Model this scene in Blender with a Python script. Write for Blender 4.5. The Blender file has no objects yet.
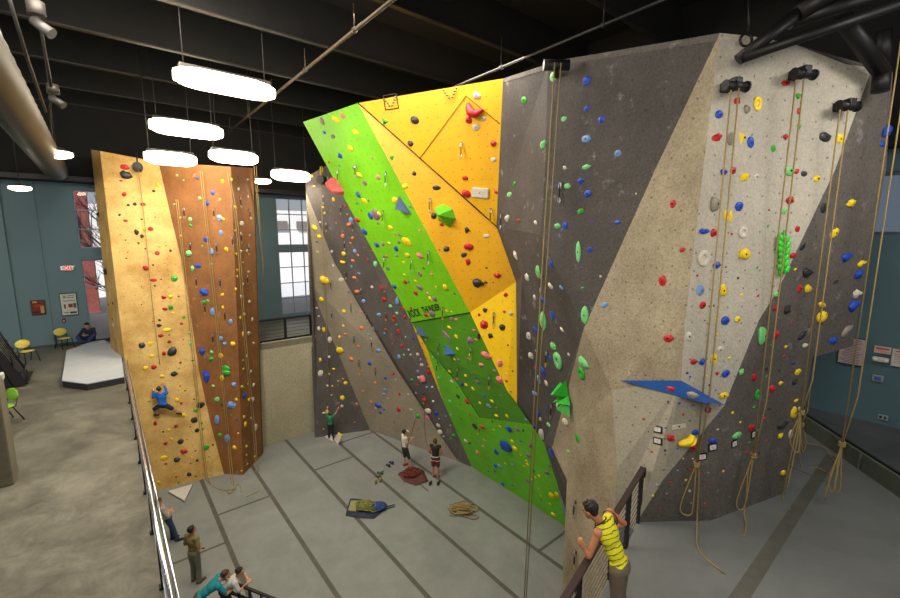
import bpy, bmesh, math, random
from mathutils import Vector, Matrix, Quaternion, noise
from mathutils.bvhtree import BVHTree
from mathutils.geometry import tessellate_polygon
random.seed(7)
C = bpy.context.scene.collection
sc = bpy.context.scene
PI = math.pi
# ------------------------------------------------------------ camera
FPX = 425.0
PITCH = math.atan(64/425)
CAMZ = 10.0
cd = bpy.data.cameras.new('camera'); cam = bpy.data.objects.new('camera', cd); C.objects.link(cam)
cd.sensor_width = 36; cd.lens = 36*FPX/900; cd.clip_end = 300
cam.location = (0, 0, CAMZ); cam.rotation_euler = (PI/2-PITCH, 0, 0)
sc.camera = cam
CAM = Vector((0, 0, CAMZ))
FW = Vector((0, math.cos(PITCH), -math.sin(PITCH))); UPV = Vector((0, math.sin(PITCH), math.cos(PITCH)))
def ray(px, py):
    return FW + Vector((1, 0, 0))*((px-450)/FPX) + UPV*((299-py)/FPX)
def P(px, py, Y):                     # world point seen at a pixel, at forward distance Y
    d = ray(px, py); return CAM + d*(Y/d.y)
def F(px, py, z=0.0):                 # world point seen at a pixel, on a level z
    d = ray(px, py); return CAM + d*((z-CAMZ)/d.z)
def PLN(px, py, a, n):                # on a plane
    d = ray(px, py); return CAM + d*((a-CAM).dot(n)/d.dot(n))
def depth(p): return (p-CAM).dot(FW)
def M_of(px, p): return px*depth(p)/FPX     # pixels to metres
def toward(p, m):                     # move a point towards the camera
    return p + (CAM-p).normalized()*m
ang = math.atan2(350, 430)
U = Vector((-math.sin(ang), math.cos(ang), 0)); W = Vector((math.cos(ang), math.sin(ang), 0))
def uv(u, v, z): return U*u + W*v + Vector((0, 0, z))
Zv = Vector((0, 0, 1))
UP = 5.0
# ------------------------------------------------------------ objects
WM = {}
def wm(o): return WM.get(o.name, Matrix.Identity(4))
def tag(o, label=None, cat=None, group=None, kind=None):
    if label: o['label'] = label
    if cat: o['category'] = cat
    if group: o['group'] = group
    if kind: o['kind'] = kind
    return o
def empty(name, loc, label, cat, group=None, rz=0.0):
    o = bpy.data.objects.new(name, None); C.objects.link(o)
    o.empty_display_size = .1
    o.location = loc; o.rotation_euler = (0, 0, rz)
    WM[o.name] = Matrix.Translation(loc) @ Matrix.Rotation(rz, 4, 'Z')
    return tag(o, label, cat, group)
def obj(name, bm, mats, parent=None, label=None, cat=None, group=None, kind=None, smooth=False, org=None):
    """bm is in world coordinates; org = local origin of a top-level mesh"""
    me = bpy.data.meshes.new(name)
    if isinstance(bm, bpy.types.Mesh): me = bm
    else:
        bm.normal_update()
        bm.to_mesh(me); bm.free()
    for m in (mats if isinstance(mats, (list, tuple)) else [mats]): me.materials.append(m)
    if smooth:
        for p in me.polygons: p.use_smooth = True
    o = bpy.data.objects.new(name, me); C.objects.link(o)
    if parent is not None:
        mw = wm(parent)
        me.transform(mw.inverted()); o.parent = parent
        WM[o.name] = mw.copy()
    else:
        if org is None and len(me.vertices):
            xs = [v.co for v in me.vertices]
            org = Vector((sum(c.x for c in xs)/len(xs), sum(c.y for c in xs)/len(xs), min(c.z for c in xs)))
        if org is not None:
            me.transform(Matrix.Translation(-Vector(org))); o.location = org
            WM[o.name] = Matrix.Translation(Vector(org))
    return tag(o, label, cat, group, kind)
# ------------------------------------------------------------ shapes (all add to a bmesh)
def B(): return bmesh.new()
def box(bm, c, s, rot=None, mi=0, bev=0):
    mat = Matrix.Translation(Vector(c)) @ ((rot.to_4x4()) if rot is not None else Matrix.Identity(4)) @ Matrix.Diagonal((s[0], s[1], s[2], 1))
    r = bmesh.ops.create_cube(bm, size=1, matrix=mat)
    fs = {f for v in r['verts'] for f in v.link_faces}
    for f in fs: f.material_index = mi
    if bev:
        es = {e for v in r['verts'] for e in v.link_edges}
        rr = bmesh.ops.bevel(bm, geom=list(es), offset=bev, segments=2, affect='EDGES', profile=.6)
        for f in rr['faces']: f.material_index = mi
def frame(d, up=Zv):
    d = d.normalized()
    a = up.cross(d)
    if a.length < 1e-4: a = Vector((1, 0, 0)).cross(d)
    a.normalize(); b = d.cross(a)
    return a, b
def tube(bm, pts, r, n=8, mi=0, closed=False, cap=True, flat=None):
    pts = [Vector(p) for p in pts]
    rings = []; k = len(pts); a = None
    for i, p in enumerate(pts):
        if closed: d = pts[(i+1) % k]-pts[i-1]
        else: d = pts[min(i+1, k-1)]-pts[max(i-1, 0)]
        if d.length < 1e-7: d = Vector((0, 0, 1))
        d.normalize()
        if a is None: a, b = frame(d)
        else:
            a = a-d*a.dot(d)
            if a.length < 1e-5: a, b = frame(d)
            a.normalize(); b = d.cross(a)
        rr = r[i] if isinstance(r, (list, tuple)) else r
        rings.append([bm.verts.new(p+(a*math.cos(t)+b*math.sin(t)*(flat or 1))*rr) for t in (2*PI*j/n for j in range(n))])
    for i in range(k if closed else k-1):
        q, s = rings[i], rings[(i+1) % k]
        for j in range(n):
            f = bm.faces.new((q[j], q[(j+1) % n], s[(j+1) % n], s[j])); f.material_index = mi; f.smooth = True
    if cap and not closed:
        for q in (rings[0][::-1], rings[-1]):
            f = bm.faces.new(q); f.material_index = mi
def ball(bm, c, r, s=(1, 1, 1), rot=None, sub=2, mi=0):
    mat = Matrix.Translation(Vector(c)) @ (rot.to_4x4() if rot is not None else Matrix.Identity(4)) @ Matrix.Diagonal((s[0]*r, s[1]*r, s[2]*r, 1))
    q = bmesh.ops.create_icosphere(bm, subdivisions=sub, radius=1, matrix=mat)
    for f in {f for v in q['verts'] for f in v.link_faces}: f.material_index = mi; f.smooth = True
def poly(bm, pts, mi=0):
    f = bm.faces.new([bm.verts.new(Vector(p)) for p in pts]); f.material_index = mi; return f
def prism(bm, pts, off, mi=0):        # extrude a polygon by a vector
    off = Vector(off)
    a = [bm.verts.new(Vector(p)) for p in pts]; b = [bm.verts.new(Vector(p)+off) for p in pts]
    fs = [bm.faces.new(a), bm.faces.new(b[::-1])]
    n = len(a)
    for i in range(n): fs.append(bm.faces.new((a[i], b[i], b[(i+1) % n], a[(i+1) % n])))
    for f in fs: f.material_index = mi
    bmesh.ops.recalc_face_normals(bm, faces=fs)
def bez(pts, n=8):                    # Catmull-Rom through points
    pts = [Vector(p) for p in pts]; out = []
    q = [pts[0]*2-pts[1]]+pts+[pts[-1]*2-pts[-2]]
    for i in range(1, len(q)-2):
        for k in range(n):
            t = k/n
            out.append(.5*((2*q[i])+(-q[i-1]+q[i+1])*t+(2*q[i-1]-5*q[i]+4*q[i+1]-q[i+2])*t*t+(-q[i-1]+3*q[i]-3*q[i+1]+q[i+2])*t**3))
    out.append(pts[-1]); return out
def text_bm(s, size, origin, right, up, mi=0, thick=.002):
    cu = bpy.data.curves.new('t', 'FONT'); cu.body = s; cu.size = size; cu.align_x = 'CENTER'; cu.align_y = 'CENTER'; cu.extrude = thick; cu.offset = size*.02
    o = bpy.data.objects.new('t', cu); C.objects.link(o)
    dg = bpy.context.evaluated_depsgraph_get(); me = bpy.data.meshes.new_from_object(o.evaluated_get(dg))
    bm = B(); bm.from_mesh(me)
    bpy.data.objects.remove(o); bpy.data.meshes.remove(me)
    n = right.cross(up).normalized()
    m = Matrix((right, up, n)).transposed().to_4x4(); m.translation = origin
    bm.transform(m); return bm
# ------------------------------------------------------------ materials
def srgb(r, g, b):
    f = lambda c: (c/255/12.92) if c/255 <= .04045 else ((c/255+.055)/1.055)**2.4
    return (f(r), f(g), f(b), 1)
MATS = {}
def nt(name):
    m = bpy.data.materials.new(name); m.use_nodes = True
    t = m.node_tree; return m, t, t.nodes['Principled BSDF']
def N(t, typ, **kw):
    n = t.nodes.new(typ)
    for k, v in kw.items():
        if k.startswith('i_'):
            key = k[2:]; key = int(key) if key.isdigit() else key.replace('_', ' ')
            n.inputs[key].default_value = v
        else: setattr(n, k, v)
    return n
def mix(t, fac, a, b, mode='MIX'):
    n = t.nodes.new('ShaderNodeMix'); n.data_type = 'RGBA'; n.blend_type = mode
    for s, v in ((n.inputs[0], fac), (n.inputs[6], a), (n.inputs[7], b)):
        if isinstance(v, bpy.types.NodeSocket): t.links.new(v, s)
        else: s.default_value = v
    return n.outputs[2]
def ramp(t, src, lo, hi):
    n = N(t, 'ShaderNodeMapRange', i_1=lo, i_2=hi); t.links.new(src, n.inputs[0]); return n.outputs[0]
def mat(name, col, rough=.6, metal=0, var=.12, scale=8, bump=0, emit=None, estr=1, spec=.5):
    if name in MATS: return MATS[name]
    m, t, b = nt(name); L = t.links
    tc = N(t, 'ShaderNodeTexCoord')
    nz = N(t, 'ShaderNodeTexNoise', i_Scale=scale, i_Detail=4.0); L.new(tc.outputs['Object'], nz.inputs['Vector'])
    c = col if len(col) == 4 else srgb(*col)
    dk = (c[0]*(1-var), c[1]*(1-var), c[2]*(1-var), 1); lt = (min(1, c[0]*(1+var)), min(1, c[1]*(1+var)), min(1, c[2]*(1+var)), 1)
    L.new(mix(t, ramp(t, nz.outputs[0], .3, .7), dk, lt), b.inputs['Base Color'])
    b.inputs['Roughness'].default_value = rough; b.inputs['Metallic'].default_value = metal
    b.inputs['Specular IOR Level'].default_value = spec
    if bump:
        bp = N(t, 'ShaderNodeBump', i_Strength=bump, i_Distance=.02); L.new(nz.outputs[0], bp.inputs['Height']); L.new(bp.outputs[0], b.inputs['Normal'])
    if emit:
        b.inputs['Emission Color'].default_value = emit if len(emit) == 4 else srgb(*emit); b.inputs['Emission Strength'].default_value = estr
    MATS[name] = m; return m
def wallmat(name, col, mott=.3, chalk=.25, tnut=True, rough=.8, bumps=.5, grit=.18, pitch=.3, mscale=.55, warm=None):
    """textured climbing panel: mottling, grit, chalk smears, a grid of bolt holes in UV metres"""
    m, t, b = nt(name); L = t.links; c = srgb(*col)
    tc = N(t, 'ShaderNodeTexCoord')
    n1 = N(t, 'ShaderNodeTexNoise', i_Scale=mscale, i_Detail=6.0, i_Roughness=.65); L.new(tc.outputs['Object'], n1.inputs['Vector'])
    n2 = N(t, 'ShaderNodeTexNoise', i_Scale=22.0, i_Detail=3.0, i_Roughness=.7); L.new(tc.outputs['Object'], n2.inputs['Vector'])
    n3 = N(t, 'ShaderNodeTexNoise', i_Scale=2.3, i_Detail=7.0, i_Roughness=.75); L.new(tc.outputs['Object'], n3.inputs['Vector'])
    dk = tuple(x*(1-mott) for x in c[:3])+(1,); lt = tuple(min(1, x*(1+mott*.8)) for x in c[:3])+(1,)
    if warm: dk = srgb(*warm)
    o = mix(t, ramp(t, n1.outputs[0], .32, .68), dk, lt)
    g = ramp(t, n2.outputs[0], .35, .65)
    gm = N(t, 'ShaderNodeMapRange', i_3=1-grit, i_4=1+grit); L.new(g, gm.inputs[0])
    o = mix(t, 1.0, o, gm.outputs[0], 'MULTIPLY')
    ch = ramp(t, n3.outputs[0], .6, .78)
    cm = N(t, 'ShaderNodeMath', operation='MULTIPLY', i_1=chalk); L.new(ch, cm.inputs[0])
    o = mix(t, cm.outputs[0], o, srgb(205, 200, 190))
    if tnut:
        s = N(t, 'ShaderNodeVectorMath', operation='SCALE'); s.inputs['Scale'].default_value = 1/pitch
        L.new(tc.outputs['UV'], s.inputs[0])
        w = N(t, 'ShaderNodeTexNoise', i_Scale=1.1); L.new(tc.outputs['UV'], w.inputs['Vector'])
        ad = N(t, 'ShaderNodeVectorMath', operation='ADD'); L.new(s.outputs[0], ad.inputs[0]); L.new(w.outputs['Color'], ad.inputs[1])
        fr = N(t, 'ShaderNodeVectorMath', operation='FRACTION'); L.new(ad.outputs[0], fr.inputs[0])
        ds = N(t, 'ShaderNodeVectorMath', operation='DISTANCE'); ds.inputs[1].default_value = (.5, .5, 0)
        mu = N(t, 'ShaderNodeVectorMath', operation='MULTIPLY'); mu.inputs[1].default_value = (1, 1, 0); L.new(fr.outputs[0], mu.inputs[0])
        L.new(mu.outputs[0], ds.inputs[0])
        lt_ = N(t, 'ShaderNodeMapRange', i_1=.04, i_2=.07, i_3=.6, i_4=0.0); L.new(ds.outputs['Value'], lt_.inputs[0])
        o = mix(t, lt_.outputs[0], o, srgb(30, 26, 22))
    L.new(o, b.inputs['Base Color'])
    b.inputs['Roughness'].default_value = rough
    bp = N(t, 'ShaderNodeBump', i_Strength=bumps, i_Distance=.03); L.new(n2.outputs[0], bp.inputs['Height']); L.new(bp.outputs[0], b.inputs['Normal'])
    return m
black = mat('black_metal', (30, 28, 28), .5, .3)
steel = mat('steel', (190, 190, 190), .3, .9)
# ============================================================ climbing walls
V = {}
def at(n, px, py, Y): V[n] = P(px, py, Y)
def atz(n, px, py, z): V[n] = F(px, py, z)
def pn(a, b, c): return (b-a).cross(c-a).normalized()
# --- left tower
atz('b0', 155, 491, 0); atz('b1', 224, 474, 0); atz('b2', 243, 475, 0); atz('b3', 262, 455, 0)
at('t0', 100, 151, 16.9); at('t1', 158.5, 162, 17.9); at('t2', 231, 167, 17.7); at('t3', 253, 168, 19.3)
for i, (x, y) in enumerate([(170, 213), (181, 258), (190, 310), (198.7, 370), (211, 425)]):
    f = (y-162)/(474-162); at('c%d' % i, x, y, V['t1'].y*(1-f)+V['b1'].y*f)
at('s0', 91, 149.5, 17.7); at('s1', 113, 364, 17.5); V['s2'] = Vector((V['s1'].x, V['s1'].y, 4.6))
f = (370-151)/(491-151); at('e0', 125.7, 370, V['t0'].y*(1-f)+V['b0'].y*f)
# --- grey wall left of the arch
atz('q0', 315, 437.5, 0); atz('q1', 370, 430, 0); atz('g_b1', 472, 467, 0); atz('g_b2', 567, 527, 0)
at('a0', 309, 283, 21.2); at('k0', 305, 178, 21.0); at('k1', 306, 192, 21.0); at('k2', 334, 262, 20.8); at('k3', 397, 370, 19.6); atz('k4', 458, 461.5, 0)
at('k5', 330, 163, 20.6); at('k6', 400, 160, 19.6); at('k7', 470, 330, 18.6)
# --- green arch
atz('G1', 303, 122, 14.0); atz('G2', 358, 103, 14.0)
ga, gn = V['g_b1'], pn(V['g_b1'], V['g_b2'], V['G1'])
def green(n, px, py, out=0): V[n] = toward(PLN(px, py, ga, gn), out)
green('G3', 411.7, 322.5, .1)
un = pn(V['G1'], V['G2'], V['G3']); V['G4'] = PLN(470, 312.5, V['G1'], un)
green('m1', 427, 348, .05); green('m2', 456, 381, .12); green('m3', 480, 417.6, .18); green('m4', 531, 424.3, .05)
green('r1', 506.7, 390, .12); green('r2', 517, 403.5, .05); green('r3', 544, 443, 0); green('r4', 556, 480, 0)
green('y1', 443, 401, 0)
# --- yellow roof
atz('Y1', 503, 78.5, 14.0)
at('YM', 496.5, 226.6, 12.0); at('YP', 516, 282, 13.0)
yq = pn(V['G2'], V['G4'], V['YP']); V['YM'] = PLN(496.5, 226.6, V['G2'], yq)
mq = pn(V['G3'], V['G4'], V['m3'])
for nm_, x_, y_ in (('m1', 427, 348), ('m2', 456, 381), ('r1', 506.7, 390), ('r2', 517, 403.5)):
    q_ = PLN(x_, y_, V['G3'], mq); d_ = (q_-V[nm_]).length*(1 if (q_-CAM).length < (V[nm_]-CAM).length else -1); V[nm_] = toward(V[nm_], max(-.25, min(.25, d_)))
# --- dark grey slab
at('DT', 560, 60, 9.4); at('D1', 720, 33, 7.03); at('DB1', 655, 170, 7.72); at('DB2', 584, 328, 8.7); at('DB3', 552, 448, 11.0); at('DB4', 567, 480, 9.8)
at('R0', 548, 64, 9.7); at('R1', 545, 170, 9.72); at('R2', 541, 235, 9.85); at('R3', 522, 275, 11.6)
V['B2x'] = V['g_b2']+Vector((.15, .1, 0))
# --- prow
at('T1', 703, 170, 6.9); at('T2', 685, 325, 6.75); at('T3', 681, 380, 6.7)
at('C1', 608, 330, 8.05); at('C2', 612, 390, 7.74); at('C3', 617, 470, 7.35)
V['Cb'] = Vector((V['C3'].x, V['C3'].y, 0)); V['Pb'] = Vector((V['DB4'].x, V['DB4'].y, 0))
at('C0', 616, 384, 7.75)
at('P1', 751, 36, 7.13); at('P2', 794, 44, 7.28); at('P3', 845, 64, 7.46); at('P4', 872, 68, 7.56); at('P5', 893, 72, 7.71)
at('X1', 835, 170, 7.37); at('X2', 778, 290, 7.1); at('X3', 759, 320, 7.01); at('XB', 724, 406, 6.84); at('XC', 663, 480, 6.72)
atz('XD', 637, 522, UP); atz('XE', 711, 520.5, UP); atz('XF', 782, 494, UP)
V['Cu'] = Vector((V['C3'].x, V['C3'].y, UP-.2))
V['XDb'] = V['XD']-Vector((0, 0, .2))
at('E1', 886, 170, 7.87); at('E2', 856.5, 320, 7.94); at('E3', 852.5, 346, 7.97); at('E4', 812.5, 357.5, 7.57); at('E5', 795, 450, 7.61)
V['PbC'] = V['Pb']
PANELS = []   # (label for holds, polygon names, bmesh tris)
def panel(parent, verts, m, label=None, where='', thick=.12, name='panel'):
    pts = [V[v] for v in verts]
    two = [Vector(((p-CAM).dot(Vector((1, 0, 0)))/depth(p), (p-CAM).dot(UPV)/depth(p), 0)) for p in pts]
    tb = B(); tb.faces.new([tb.verts.new(q*100) for q in two]); tb.verts.index_update()
    bmesh.ops.triangulate(tb, faces=tb.faces[:], ngon_method='EAR_CLIP'); tris = [tuple(v.index for v in f.verts) for f in tb.faces]; tb.free()
    nrm = Vector((0, 0, 0)); ctr = sum(pts, Vector())/len(pts)
    for a, b, c in tris: nrm += (pts[b]-pts[a]).cross(pts[c]-pts[a])
    nrm.normalize()
    if nrm.dot(CAM-ctr) < 0: nrm.negate()
    bm = B(); uvl = bm.loops.layers.uv.new('UVMap')
    ax = Zv.cross(nrm); ax = ax.normalized() if ax.length > 1e-3 else Vector((1, 0, 0)); ay = nrm.cross(ax)
    fv = [bm.verts.new(p) for p in pts]; bv = [bm.verts.new(p+(p-CAM).normalized()*thick) for p in pts]
    for a, b, c in tris:
        t = (pts[b]-pts[a]).cross(pts[c]-pts[a])
        o = (a, b, c) if t.dot(CAM-pts[a]) > 0 else (a, c, b)
        bm.faces.new([fv[i] for i in o]); bm.faces.new([bv[i] for i in o[::-1]])
    n = len(pts)
    for i in range(n):
        j = (i+1) % n
        bm.faces.new((fv[i], fv[j], bv[j], bv[i]))
    bmesh.ops.recalc_face_normals(bm, faces=bm.faces[:])
    for f in bm.faces:
        for l in f.loops: l[uvl].uv = ((l.vert.co-ctr).dot(ax), (l.vert.co-ctr).dot(ay))
    o = obj(name, bm, m, parent, label)
    PANELS.append((where, [tuple(pts[i] for i in t) for t in tris], nrm))
    return o
ochre = wallmat('ochre_panel', (208, 174, 108), .2, .1, bumps=.25, grit=.08, mscale=.9, warm=(176, 134, 66))
brown = wallmat('brown_panel', (136, 88, 44), .28, .6, bumps=.25, grit=.12, mscale=.9)
dark = wallmat('dark_grey_panel', (74, 68, 64), .34, .55, grit=.22)
darkl = wallmat('dark_grey_left_panel', (80, 74, 70), .32, .45, grit=.22)
lgrey = wallmat('khaki_grey_panel', (140, 130, 112), .18, .15, grit=.15)
tan = wallmat('shaded_grey_panel', (158, 146, 122), .22, .12, grit=.2, warm=(122, 108, 84))  # unlit side of the light prow, its shade put into the colour
pale = wallmat('pale_grey_panel', (178, 170, 154), .14, .1, grit=.12)
pale2 = wallmat('lit_grey_foot', (160, 152, 134), .14, .1, grit=.12)  # lighter copy for the prow foot, light on it put into the colour
rdark = wallmat('prow_dark_panel', (92, 85, 78), .28, .5, grit=.2)
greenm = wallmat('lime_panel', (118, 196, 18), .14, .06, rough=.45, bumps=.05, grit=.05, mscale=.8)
green2 = wallmat('shaded_green_panel', (76, 140, 22), .14, .06, rough=.5, bumps=.05, grit=.06, mscale=.8)  # darker copy of the lime, shade of this facet put into the colour
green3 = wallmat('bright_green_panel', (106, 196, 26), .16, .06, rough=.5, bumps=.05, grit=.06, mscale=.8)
yel = wallmat('yellow_panel', (232, 172, 14), .08, .03, rough=.5, bumps=.06, grit=.05, mscale=.8)
yel2 = wallmat('amber_panel', (226, 164, 10), .08, .03, rough=.5, bumps=.06, grit=.05, mscale=.8)
yel3 = wallmat('bright_yellow_panel', (250, 200, 10), .08, .03, rough=.5, bumps=.06, grit=.05, mscale=.8)

def base_of(names):
    pts = [V[n] for n in names]; c = sum(pts, Vector())/len(pts); c.z = min(p.z for p in pts); return c
tower = empty('climbing_tower', base_of(['b0', 'b1', 'b2', 'b3']), 'ochre and brown climbing tower standing at the far left edge of the padded pit', 'climbing wall')
panel(tower, ['t0', 't1', 'c0', 'c1', 'c2', 'c3', 'c4', 'b1', 'b0', 'e0'], ochre, 'smooth ochre yellow climbing panel', 'ochre tower face')
panel(tower, ['t1', 't2', 'b2', 'b1', 'c4', 'c3', 'c2', 'c1', 'c0'], brown, 'rust brown climbing panel', 'brown tower face')
panel(tower, ['t2', 't3', 'b3', 'b2'], brown, 'narrow brown side panel of the tower', 'brown tower side')
panel(tower, ['s0', 't0', 'e0', 's1'], ochre, 'narrow ochre side panel of the tower', 'ochre tower edge')
bm = B()   # back of the tower
bk = U*2.6
prism(bm, [V['s0'], V['t0'], V['t1'], V['t2'], V['t3'], V['t3']+bk, V['s0']+bk*.9], Vector((0, 0, -.15)))
prism(bm, [V['t3']+Vector((0, .12, -.1)), V['b3']+Vector((0, .12, 0)), V['b3']+bk, V['t3']+bk], U*.1-W*.05)
obj('tower_back', bm, mat('plywood', (120, 100, 70), .8), tower)

gw = empty('climbing_wall', base_of(['q0', 'q1', 'g_b1']), 'grey climbing wall with a khaki diagonal band behind the green arch', 'climbing wall')
panel(gw, ['q0', 'q1', 'a0'], darkl, 'dark grey triangular climbing panel', 'dark window-side triangle')
panel(gw, ['k1', 'k2', 'k3', 'k4', 'q1', 'a0'], lgrey, 'khaki grey diagonal climbing panel', 'khaki diagonal band')
panel(gw, ['k0', 'k5', 'k6', 'k7', 'g_b1', 'k4', 'k3', 'k2', 'k1'], darkl, 'dark grey climbing panel beside the green arch', 'dark arch-side panel')
bm = B(); dq = Vector((V['q0'].x, V['q0'].y, 0)).normalized()*1.4+W*.12
prism(bm, [V['k0']+Vector((0, .15, 0)), V['q0']+Vector((0, .15, 0)), V['q0']+dq, V['k0']+dq], W*.1)
obj('wall_side', bm, darkl, gw)

aw = empty('climbing_wall', base_of(['g_b1', 'g_b2']), 'green overhanging climbing arch with yellow roof panels in the middle of the gym', 'climbing wall')
panel(aw, ['G1', 'G2', 'G4', 'G3'], greenm, 'lime green overhanging panel', 'upper lime panel')
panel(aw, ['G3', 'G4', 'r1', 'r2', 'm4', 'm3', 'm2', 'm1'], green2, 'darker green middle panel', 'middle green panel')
panel(aw, ['m1', 'm2', 'm3', 'm4', 'r3', 'r4', 'g_b2', 'g_b1', 'y1'], green3, 'bright green bottom panel', 'bottom green panel')
panel(aw, ['G3', 'm1', 'y1'], yel3, 'narrow yellow sliver panel', 'narrow yellow sliver')
panel(aw, ['G2', 'Y1', 'YM'], yel, 'amber yellow top triangle panel', 'top yellow triangle')
panel(aw, ['G2', 'YM', 'YP', 'G4'], yel2, 'amber yellow diagonal panel', 'yellow diagonal panel')
panel(aw, ['G4', 'YP', 'r2', 'r1'], yel3, 'bright yellow lower triangle panel', 'lower yellow triangle')
bm = B()
off = .02
def seam(a, b, r=.018): tube(bm, [toward(V[a] if isinstance(a, str) else a, off), toward(V[b] if isinstance(b, str) else b, off)], r, 5)
seam('G2', 'YM'); seam('G3', 'G4', .016); seam('m2', 'm1', .012); seam('m2', 'm3', .01)
yn = pn(V['G2'], V['Y1'], V['YM'])
ya, yb, yc = PLN(420, 158, V['G2'], yn), PLN(466, 96, V['G2'], yn), PLN(500, 124, V['G2'], yn)
seam(ya, yb, .008); seam(yb, yc, .008)
obj('panel_seam', bm, mat('seam_black', (25, 20, 12), .9), aw, 'thin dark joint lines between panels')
# painted lettering
uN = pn(V['G1'], V['G2'], V['G3'])
if uN.dot(CAM-V['G3']) < 0: uN.negate()
rt = (V['G4']-V['G3']).normalized(); upd = uN.cross(rt)
def lett(s, px, py, size):
    p = PLN(px, py, V['G3'], uN)+uN*.012
    return text_bm(s, size, p, rt*.62, upd)
bm = lett('ROCK', 414.5, 313.4, .42)
t2 = lett('THUNDER', 431, 308.8, .34); me = bpy.data.meshes.new('t'); t2.to_mesh(me); t2.free(); bm.from_mesh(me); bpy.data.meshes.remove(me)
obj('painted_lettering', bm, mat('lettering', (20, 30, 10), .8), aw, 'black painted lettering')

pw = empty('climbing_wall', Vector((4.2, 8.2, 0)), 'tall grey climbing prow with dark slabs at the right of the photo', 'climbing wall')
panel(pw, ['Y1', 'R0', 'R1', 'R2', 'YM'], dark, 'charcoal slab beside the yellow roof', 'narrow charcoal recess')
panel(pw, ['YM', 'R2', 'R3', 'YP'], dark, 'charcoal recess below the slab', 'narrow charcoal recess')
panel(pw, ['R0', 'DT', 'D1', 'DB1', 'DB2', 'R2', 'R1'], dark, 'broad charcoal slab', 'broad charcoal slab')
panel(pw, ['R2', 'DB2', 'DB3', 'r3', 'm4', 'r2', 'YP', 'R3'], dark, 'lower charcoal slab', 'lower charcoal slab')
panel(pw, ['DB3', 'DB4', 'B2x', 'r4', 'r3'], dark, 'small charcoal corner panel', 'lower charcoal slab')
panel(pw, ['D1', 'T1', 'T2', 'DB2', 'DB1'], tan, 'tan grey prow side', 'tan prow side')
panel(pw, ['DB2', 'C2', 'C3', 'Cb', 'Pb', 'DB4', 'DB3'], tan, 'tan grey prow corner', 'tan prow corner')
panel(pw, ['DB2', 'T2', 'T3', 'C2'], tan, 'tan grey prow side above the blue volume', 'tan prow side')
panel(pw, ['C2', 'T3', 'XB', 'XC', 'XD', 'XDb', 'Cu', 'C3'], pale2, 'lower pale grey prow side', 'pale prow foot')
panel(pw, ['D1', 'P1', 'P2', 'P3', 'P4', 'X1', 'X2', 'X3', 'XB', 'T3', 'T2', 'T1'], pale, 'pale grey prow face', 'pale prow face')
panel(pw, ['P4', 'P5', 'E1', 'E2', 'E3', 'E4', 'E5', 'XF', 'XE', 'XB', 'X3', 'X2', 'X1'], rdark, 'dark grey right prow face', 'dark prow face')
panel(pw, ['XB', 'XE', 'XD', 'XC'], rdark, 'dark grey foot of the prow', 'dark prow face')
bm = B()
for q in (['E1', 'E2', 'E3'],):
    prism(bm, [V['P5'], V['E1'], V['E2'], V['E3'], V['E3']+Vector((1.0, 2.2, 0)), V['P5']+Vector((1.0, 2.2, 0))], Vector((-.1, .1, 0)))
prism(bm, [V['E3'], V['E4'], V['E4']+Vector((1.2, 2.2, 0)), V['E3']+Vector((1.0, 2.2, 0))], Vector((0, 0, .1)))
prism(bm, [V['E4'], V['E5'], V['XF'], V['XF']+Vector((1.6, 2.2, 0)), V['E4']+Vector((1.6, 2.2, 0))], Vector((-.1, .1, 0)))
prism(bm, [V['Y1'], V['R0'], V['DT'], V['D1'], V['P1'], V['P2'], V['P3'], V['P4'], V['P5'], V['P5']+Vector((1, 2.2, .4)), Vector((4, 13, 14.2)), V['Y1']+Vector((.6, .6, 0))], Vector((0, 0, -.1)))
prism(bm, [V['Pb'], V['DB4'], V['B2x']+Vector((.3, 0, 3)), V['B2x']+Vector((.3, 0, 0))], Vector((.1, 0, 0)))
obj('wall_side', bm, rdark, pw)
# blue triangular volume on the prow
blue_b = empty('wall_volume', P(660, 400, 7.6), 'long flat blue triangular volume bolted low across the pale prow', 'climbing volume')
bm = B()
A_, B_, C_ = P(620, 380.5, 7.55), P(681, 380.5, 6.68), P(725, 405, 6.68)
D_ = P(703, 402.5, 6.35); Dm = P(668, 393, 7.5)
for f_ in ((A_, D_, B_), (B_, D_, C_), (A_, C_, D_), (A_, B_, C_)): poly(bm, f_)
bmesh.ops.remove_doubles(bm, verts=bm.verts[:], dist=.001); bmesh.ops.recalc_face_normals(bm, faces=bm.faces[:])
bvol = bm.copy()
obj('volume_shell', bm, mat('volume_blue', (22, 78, 150), .5, var=.1, scale=3), blue_b)
PANELS.append(('blue wall volume', [(A_, D_, B_), (B_, D_, C_)], None)); bvol.free()
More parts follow.
